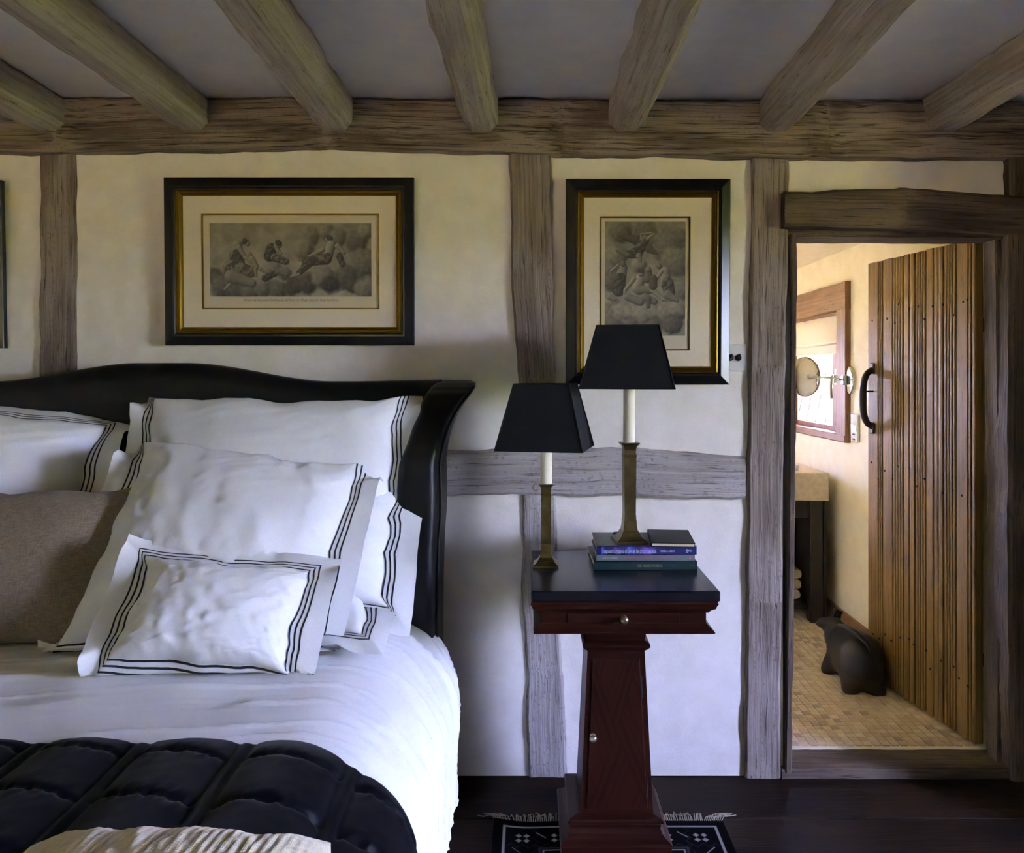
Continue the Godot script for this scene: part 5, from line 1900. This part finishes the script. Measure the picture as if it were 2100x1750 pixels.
func build_pictures() -> void:
	# wide one over the bed: three seated figures among rolling clouds
	var clouds := []
	var rng := RandomNumberGenerator.new()
	rng.seed = 21
	for c in [[0.62, 0.18, 0.16, 0.62], [0.72, 0.12, 0.13, 0.66], [0.80, 0.2, 0.15, 0.6], [0.9, 0.24, 0.2, 0.5], [0.58, 0.34, 0.18, 0.72], [0.97, 0.1, 0.15, 0.7], [0.03, 0.72, 0.14, 0.35], [0.08, 0.85, 0.2, 0.5], [0.16, 0.9, 0.18, 0.45], [0.25, 0.92, 0.16, 0.55], [0.33, 0.88, 0.16, 0.62], [0.40, 0.62, 0.12, 0.66], [0.46, 0.68, 0.12, 0.62], [0.42, 0.9, 0.15, 0.5], [0.52, 0.86, 0.17, 0.30], [0.60, 0.82, 0.18, 0.34], [0.90, 0.62, 0.26, 0.62], [0.97, 0.55, 0.22, 0.5], [0.84, 0.72, 0.2, 0.45], [0.70, 0.74, 0.2, 0.7], [0.74, 0.84, 0.14, 0.22], [0.88, 0.85, 0.14, 0.3], [0.97, 0.9, 0.2, 0.62]]:
		clouds.append(c)
	var limbs := [
		# seated left figure leaning over a child
		[0.17, 0.30, 0.17, 0.45, 0.075, 0.085, 0.78], [0.16, 0.45, 0.17, 0.62, 0.10, 0.13, 0.5], [0.13, 0.62, 0.25, 0.66, 0.13, 0.09, 0.62], [0.13, 0.72, 0.26, 0.82, 0.10, 0.06, 0.74], [0.12, 0.84, 0.09, 0.90, 0.03, 0.02, 0.8], [0.18, 0.33, 0.22, 0.47, 0.04, 0.03, 0.82], [0.22, 0.47, 0.28, 0.56, 0.03, 0.022, 0.84], [0.225, 0.25, 0.235, 0.28, 0.045, 0.035, 0.72], [0.215, 0.24, 0.21, 0.26, 0.04, 0.03, 0.3],
		[0.245, 0.42, 0.25, 0.44, 0.032, 0.03, 0.7], [0.26, 0.48, 0.29, 0.60, 0.04, 0.035, 0.8], [0.28, 0.62, 0.285, 0.72, 0.028, 0.018, 0.76], [0.31, 0.62, 0.35, 0.68, 0.028, 0.018, 0.76],
		# hunched figure behind
		[0.38, 0.34, 0.37, 0.44, 0.075, 0.09, 0.34], [0.41, 0.31, 0.43, 0.42, 0.04, 0.03, 0.7], [0.43, 0.28, 0.43, 0.30, 0.042, 0.038, 0.62], [0.42, 0.26, 0.425, 0.27, 0.04, 0.04, 0.26], [0.40, 0.47, 0.47, 0.52, 0.06, 0.05, 0.55], [0.44, 0.42, 0.42, 0.36, 0.02, 0.02, 0.8],
		# reclining figure on the right
		[0.73, 0.22, 0.735, 0.25, 0.042, 0.036, 0.7], [0.735, 0.19, 0.75, 0.21, 0.035, 0.03, 0.28], [0.75, 0.30, 0.73, 0.44, 0.07, 0.075, 0.88], [0.79, 0.31, 0.83, 0.40, 0.04, 0.03, 0.86], [0.70, 0.36, 0.60, 0.47, 0.035, 0.022, 0.85], [0.72, 0.48, 0.60, 0.52, 0.085, 0.07, 0.55], [0.62, 0.52, 0.55, 0.68, 0.07, 0.04, 0.40], [0.80, 0.44, 0.82, 0.56, 0.05, 0.04, 0.42], [0.55, 0.70, 0.50, 0.73, 0.02, 0.015, 0.85],
		# cloth and mask between them
		[0.34, 0.75, 0.42, 0.66, 0.05, 0.04, 0.32], [0.42, 0.66, 0.47, 0.70, 0.045, 0.04, 0.6],
	]
	var art := engraving(640, 290, 401, [0.64, 0.80], clouds, limbs)
	var o := framed("wide black framed engraving above the headboard, its print landscape shaped", Vector3(-0.818, 1.755, 0.012), 0.842, 0.566, 0.022, Vector2(0.597, 0.318), Vector2(0.003, 0.0), Vector2(0.546, 0.2475), Vector2(0.003, 0.006), art)
	lettering(o, "caption", "Venus servia contre l'a Amour, a l'Orée en réfuge dans les bras de Cérès", 0.010, Vector3(-0.815, 1.625, 0.0275), Basis(Vector3.RIGHT, 0.022), mat(Color(0.36, 0.32, 0.25), 0.9), "Droid Serif", 0.318)
	# tall one beside it
	clouds = []
	for c in [[0.2, 0.10, 0.12, 0.5], [0.5, 0.12, 0.14, 0.45], [0.8, 0.2, 0.2, 0.5], [0.15, 0.3, 0.12, 0.7], [0.42, 0.38, 0.08, 0.78], [0.9, 0.35, 0.18, 0.55], [0.1, 0.5, 0.12, 0.5], [0.95, 0.6, 0.14, 0.6], [0.08, 0.72, 0.09, 0.75], [0.08, 0.82, 0.12, 0.6], [0.22, 0.80, 0.12, 0.74], [0.36, 0.80, 0.12, 0.7], [0.5, 0.81, 0.13, 0.74], [0.64, 0.80, 0.12, 0.66], [0.78, 0.79, 0.12, 0.7], [0.92, 0.77, 0.12, 0.72], [0.3, 0.92, 0.1, 0.5], [0.6, 0.92, 0.1, 0.42], [0.85, 0.9, 0.12, 0.4], [0.1, 0.94, 0.1, 0.5]]:
		clouds.append(c)
	limbs = [
		# winged figure above
		[0.38, 0.16, 0.16, 0.12, 0.045, 0.012, 0.35], [0.55, 0.24, 0.64, 0.28, 0.04, 0.012, 0.32], [0.49, 0.16, 0.40, 0.27, 0.045, 0.055, 0.45], [0.40, 0.27, 0.28, 0.29, 0.055, 0.035, 0.34], [0.28, 0.29, 0.14, 0.25, 0.025, 0.012, 0.6], [0.50, 0.13, 0.50, 0.14, 0.028, 0.026, 0.62], [0.53, 0.15, 0.60, 0.11, 0.018, 0.014, 0.75], [0.46, 0.16, 0.45, 0.12, 0.016, 0.014, 0.75], [0.45, 0.11, 0.58, 0.10, 0.012, 0.012, 0.7], [0.42, 0.30, 0.44, 0.34, 0.03, 0.015, 0.7],
		# left mourner
		[0.22, 0.40, 0.20, 0.50, 0.045, 0.05, 0.78], [0.19, 0.50, 0.17, 0.60, 0.055, 0.06, 0.33], [0.22, 0.365, 0.225, 0.37, 0.028, 0.028, 0.55], [0.16, 0.40, 0.08, 0.43, 0.016, 0.014, 0.8], [0.08, 0.43, 0.17, 0.375, 0.014, 0.012, 0.8],
		# reclining figure
		[0.44, 0.50, 0.40, 0.58, 0.05, 0.05, 0.86], [0.46, 0.45, 0.45, 0.46, 0.028, 0.026, 0.7], [0.43, 0.425, 0.46, 0.43, 0.022, 0.022, 0.3], [0.36, 0.50, 0.25, 0.60, 0.022, 0.018, 0.84], [0.25, 0.60, 0.24, 0.66, 0.016, 0.012, 0.82], [0.42, 0.60, 0.60, 0.60, 0.045, 0.03, 0.62], [0.60, 0.60, 0.72, 0.68, 0.03, 0.018, 0.84], [0.72, 0.68, 0.82, 0.69, 0.014, 0.010, 0.8],
		# figure behind and right mourner
		[0.54, 0.44, 0.53, 0.50, 0.035, 0.04, 0.5], [0.54, 0.415, 0.54, 0.42, 0.026, 0.026, 0.66], [0.74, 0.44, 0.76, 0.54, 0.05, 0.055, 0.82], [0.67, 0.385, 0.675, 0.39, 0.028, 0.028, 0.6], [0.70, 0.44, 0.62, 0.52, 0.02, 0.015, 0.84], [0.78, 0.54, 0.80, 0.62, 0.06, 0.055, 0.45], [0.78, 0.64, 0.90, 0.69, 0.045, 0.02, 0.62], [0.60, 0.50, 0.60, 0.56, 0.04, 0.04, 0.36],
		# cloth and urn
		[0.28, 0.66, 0.44, 0.70, 0.035, 0.04, 0.66], [0.50, 0.66, 0.62, 0.70, 0.04, 0.03, 0.6], [0.54, 0.68, 0.54, 0.74, 0.03, 0.022, 0.42], [0.06, 0.66, 0.12, 0.68, 0.03, 0.02, 0.72],
	]
	art = engraving(350, 480, 411, [0.58, 0.72], clouds, limbs)
	o = framed("tall black framed engraving above the nightstand, between two posts", Vector3(0.392, 1.685, 0.012), 0.553, 0.692, 0.026, Vector2(0.300, 0.448), Vector2(-0.008, -0.005), Vector2(0.272, 0.385), Vector2(-0.008, 0.012), art)
	tiny_print(o, "caption", Vector3(0.384, 1.482, 0.0262), 0.06, 0.003, mat(Color(0.45, 0.40, 0.32), 0.9), 5)
	# the next one, only its right edge in view
	art = engraving(160, 200, 421, [0.5, 0.7], [[0.3, 0.8, 0.2, 0.6], [0.7, 0.85, 0.2, 0.5]], [[0.5, 0.3, 0.5, 0.6, 0.1, 0.14, 0.7]])
	framed("black framed picture cut off by the left edge of the view", Vector3(-2.06, 1.745, 0.012), 0.553, 0.565, 0.03, Vector2(0.34, 0.36), Vector2.ZERO, Vector2(0.30, 0.29), Vector2(0, 0.01), art)


func build_small() -> void:
	# light switch plate with two dolly switches
	var sw := thing("light_switch", "pale switch plate with two black dolly switches by the tall picture", "switch", Vector3(0.70, 1.38, 0.0))
	var s := Shape.new()
	s.span(Vector3(0.651, 1.384, 0.0005), Vector3(0.737, 1.476, 0.005), 0.002)
	part(sw, "plate", s, M.switch_plate)
	for x in [0.678, 0.705]:
		s = Shape.new()
		var bas := Basis(Vector3.RIGHT, PI * 0.5)
		s.lathe([Vector2(0.011, 0.0), Vector2(0.011, 0.005), Vector2(0.008, 0.009), Vector2(0.006, 0.009)], Vector3(x, 1.43, 0.005), 16, bas)
		s.lathe([Vector2(0.003, 0.0), Vector2(0.004, 0.012), Vector2(0.0045, 0.017), Vector2(0.0, 0.02)], Vector3(x, 1.431, 0.010), 10, Basis(Vector3.RIGHT, PI * 0.5 - 0.5))
		part(sw, "dolly", s, M.black)
	var so := thing("wall_socket", "small black plug socket low on the wall behind the bed", "socket", Vector3(-0.26, 0.30, 0.0))
	s = Shape.new()
	s.span(Vector3(-0.335, 0.29, 0.0005), Vector3(-0.252, 0.325, 0.022), 0.004)
	part(so, "plate", s, M.black)
	s = Shape.new()
	s.span(Vector3(-0.32, 0.296, 0.022), Vector3(-0.275, 0.32, 0.045), 0.005)
	part(so, "plug", s, M.black)
	# rug with fringe
	var r := thing("rug", "small black and white patterned rug with cream fringe under the nightstand", "rug", Vector3(0.24, 0.0, 0.95))
	var w := 240
	var h := 400
	var im := Image.create(w, h, false, Image.FORMAT_RGB8)
	var ink := Color(0.028, 0.027, 0.03)
	var pale := Color(0.58, 0.56, 0.53)
	var soft := Color(0.20, 0.19, 0.20)
	im.fill(ink)
	var line := func(x0: int, y0: int, x1: int, y1: int, c: Color) -> void: im.fill_rect(Rect2i(mini(x0, x1), mini(y0, y1), absi(x1 - x0) + 1, absi(y1 - y0) + 1), c)
	for f in [[10, 2, pale], [46, 2, soft], [50, 1, pale], [78, 1, pale]]:
		var m: int = f[0]
		line.call(m, m, w - m, m + f[1], f[2])
		line.call(m, h - m - f[1], w - m, h - m, f[2])
		line.call(m, m, m + f[1], h - m, f[2])
		line.call(w - m - f[1], m, w - m, h - m, f[2])
	var flower := func(cx: int, cy: int, r0: int, c: Color) -> void:
		for k in 4:
			var a := k * PI * 0.5 + PI * 0.25
			var fx := cx + int(cos(a) * r0)
			var fy := cy + int(sin(a) * r0)
			for yy in range(-r0 / 2, r0 / 2 + 1):
				for xx in range(-r0 / 2, r0 / 2 + 1):
					if absi(xx) + absi(yy) <= r0 / 2 and fx + xx >= 0 and fx + xx < w and fy + yy >= 0 and fy + yy < h:
						im.set_pixel(fx + xx, fy + yy, c)
	for k in 6:
		flower.call(30 + k * 36, 30, 6, pale)
		flower.call(30 + k * 36, h - 30, 6, pale)
	for k in 10:
		flower.call(30, 30 + k * 38, 6, pale)
		flower.call(w - 30, 30 + k * 38, 6, pale)
	for k in 5:
		for q in 10:
			var x0 := 44 + k * 36
			if x0 + q < w - 20:
				im.set_pixel(x0 + q, 20 + q, pale)
				im.set_pixel(x0 + q, 21 + q, pale)
	for k in 9:
		for q in 10:
			im.set_pixel(20 + q, 46 + k * 38 + q, pale)
			im.set_pixel(w - 20 - q, 46 + k * 38 + q, pale)
			im.set_pixel(w - 20 - q, 47 + k * 38 + q, pale)
	# stepped key blocks inside the border
	for k in 4:
		for e in 2:
			var bx := 60 + k * 32
			var by := 56 if e == 0 else h - 70
			line.call(bx, by, bx + 22, by + 5, soft)
			line.call(bx + 6, by + 5, bx + 16, by + 12, pale)
	for k in 8:
		for e in 2:
			var bx := 55 if e == 0 else w - 69
			var by := 64 + k * 36
			line.call(bx, by, bx + 5, by + 22, pale)
			line.call(bx + 5, by + 6, bx + 12, by + 16, pale)
	for k in 8:
		for q in 3:
			flower.call(90 + q * 30, 100 + k * 30, 9 if (k + q) % 2 == 0 else 5, pale if (k + q) % 2 == 0 else soft)
	# zigzag between the border flowers and a lattice in the field
	for k in range(84, h - 84):
		var zx := 86 + absi((k % 28) - 14)
		for q in [zx, w - zx, zx + 26, w - zx - 26]:
			if q > 80 and q < w - 80:
				im.set_pixel(q, k, soft)
				im.set_pixel(q + 1, k, soft)
	for k in range(14, w - 14):
		var zy := 40 + absi((k % 12) - 6)
		im.set_pixel(k, zy, soft)
		im.set_pixel(k, h - zy, soft)
	for k in range(14, h - 14):
		var zx2 := 40 + absi((k % 12) - 6)
		im.set_pixel(zx2, k, soft)
		im.set_pixel(w - zx2, k, soft)
	var rm := mat(Color.WHITE, 0.95)
	rm.albedo_texture = ImageTexture.create_from_image(im)
	rm.metallic_specular = 0.15
	s = Shape.new()
	var rx0 := -0.115
	var rx1 := 0.585
	var rz0 := 0.288
	var rz1 := 1.50
	var hz := func(x: float, z: float) -> float:
		var lift := 0.012 * smoothstep(0.10, 0.0, x - rx0) * smoothstep(0.25, 0.0, z - rz0)
		return 0.007 + lift * 0.5 + noise(x * 3.0, z * 3.0) * 0.0008
	var back := func(x: float) -> float: return rz0 + 0.012 * sin((x - rx0) * 9.0) * smoothstep(0.12, -0.1, x)
	var pts := PackedVector3Array()
	var uvs := PackedVector2Array()
	for j in 41:
		for i in 31:
			var x := lerpf(rx0, rx1, i / 30.0)
			var z := lerpf(rz1, back.call(x), j / 40.0)
			pts.append(Vector3(x, hz.call(x, z), z))
			uvs.append(Vector2(i / 30.0, 1.0 - j / 40.0))
	s.patch(30, 40, pts, uvs)
	part(r, "pile", s, rm)
	s = Shape.new()
	for i in 30:
		var xa := lerpf(rx0, rx1, i / 30.0)
		var xb := lerpf(rx0, rx1, (i + 1) / 30.0)
		var za: float = back.call(xa)
		var zb: float = back.call(xb)
		s.quad_m(Vector3(xb, 0.001, zb), Vector3(xa, 0.001, za), Vector3(xa, hz.call(xa, za), za), Vector3(xb, hz.call(xb, zb), zb))
	s.quad_m(Vector3(rx0, 0.001, rz0), Vector3(rx0, 0.001, rz1), Vector3(rx0, hz.call(rx0, rz1), rz1), Vector3(rx0, hz.call(rx0, rz0), rz0))
	s.quad_m(Vector3(rx1, 0.001, rz1), Vector3(rx1, 0.001, rz0), Vector3(rx1, hz.call(rx1, rz0), rz0), Vector3(rx1, hz.call(rx1, rz1), rz1))
	part(r, "edge", s, mat(ink, 0.95))
	s = Shape.new()
	var rng := RandomNumberGenerator.new()
	rng.seed = 77
	for i in 120:
		var x := lerpf(rx0 + 0.004, rx1 - 0.004, i / 119.0)
		var z: float = back.call(x)
		var dx := rng.randf_range(-0.012, 0.012) + (-0.03 if x < rx0 + 0.06 else (0.03 if x > rx1 - 0.06 else 0.0))
		var ln := rng.randf_range(0.025, 0.042)
		s.tube([Vector3(x, 0.006, z + 0.004), Vector3(x + dx * 0.3, 0.008 + rng.randf() * 0.012, z - ln * 0.4), Vector3(x + dx, 0.005 + rng.randf() * 0.012, z - ln * 0.8), Vector3(x + dx * 1.5, 0.004 + rng.randf() * 0.003, z - ln)], 0.0016, 4)
	var fr := part(r, "fringe", s, mat(Color(0.66, 0.61, 0.52), 0.95), "cream knotted fringe")
	fr.set_meta("kind", "stuff")
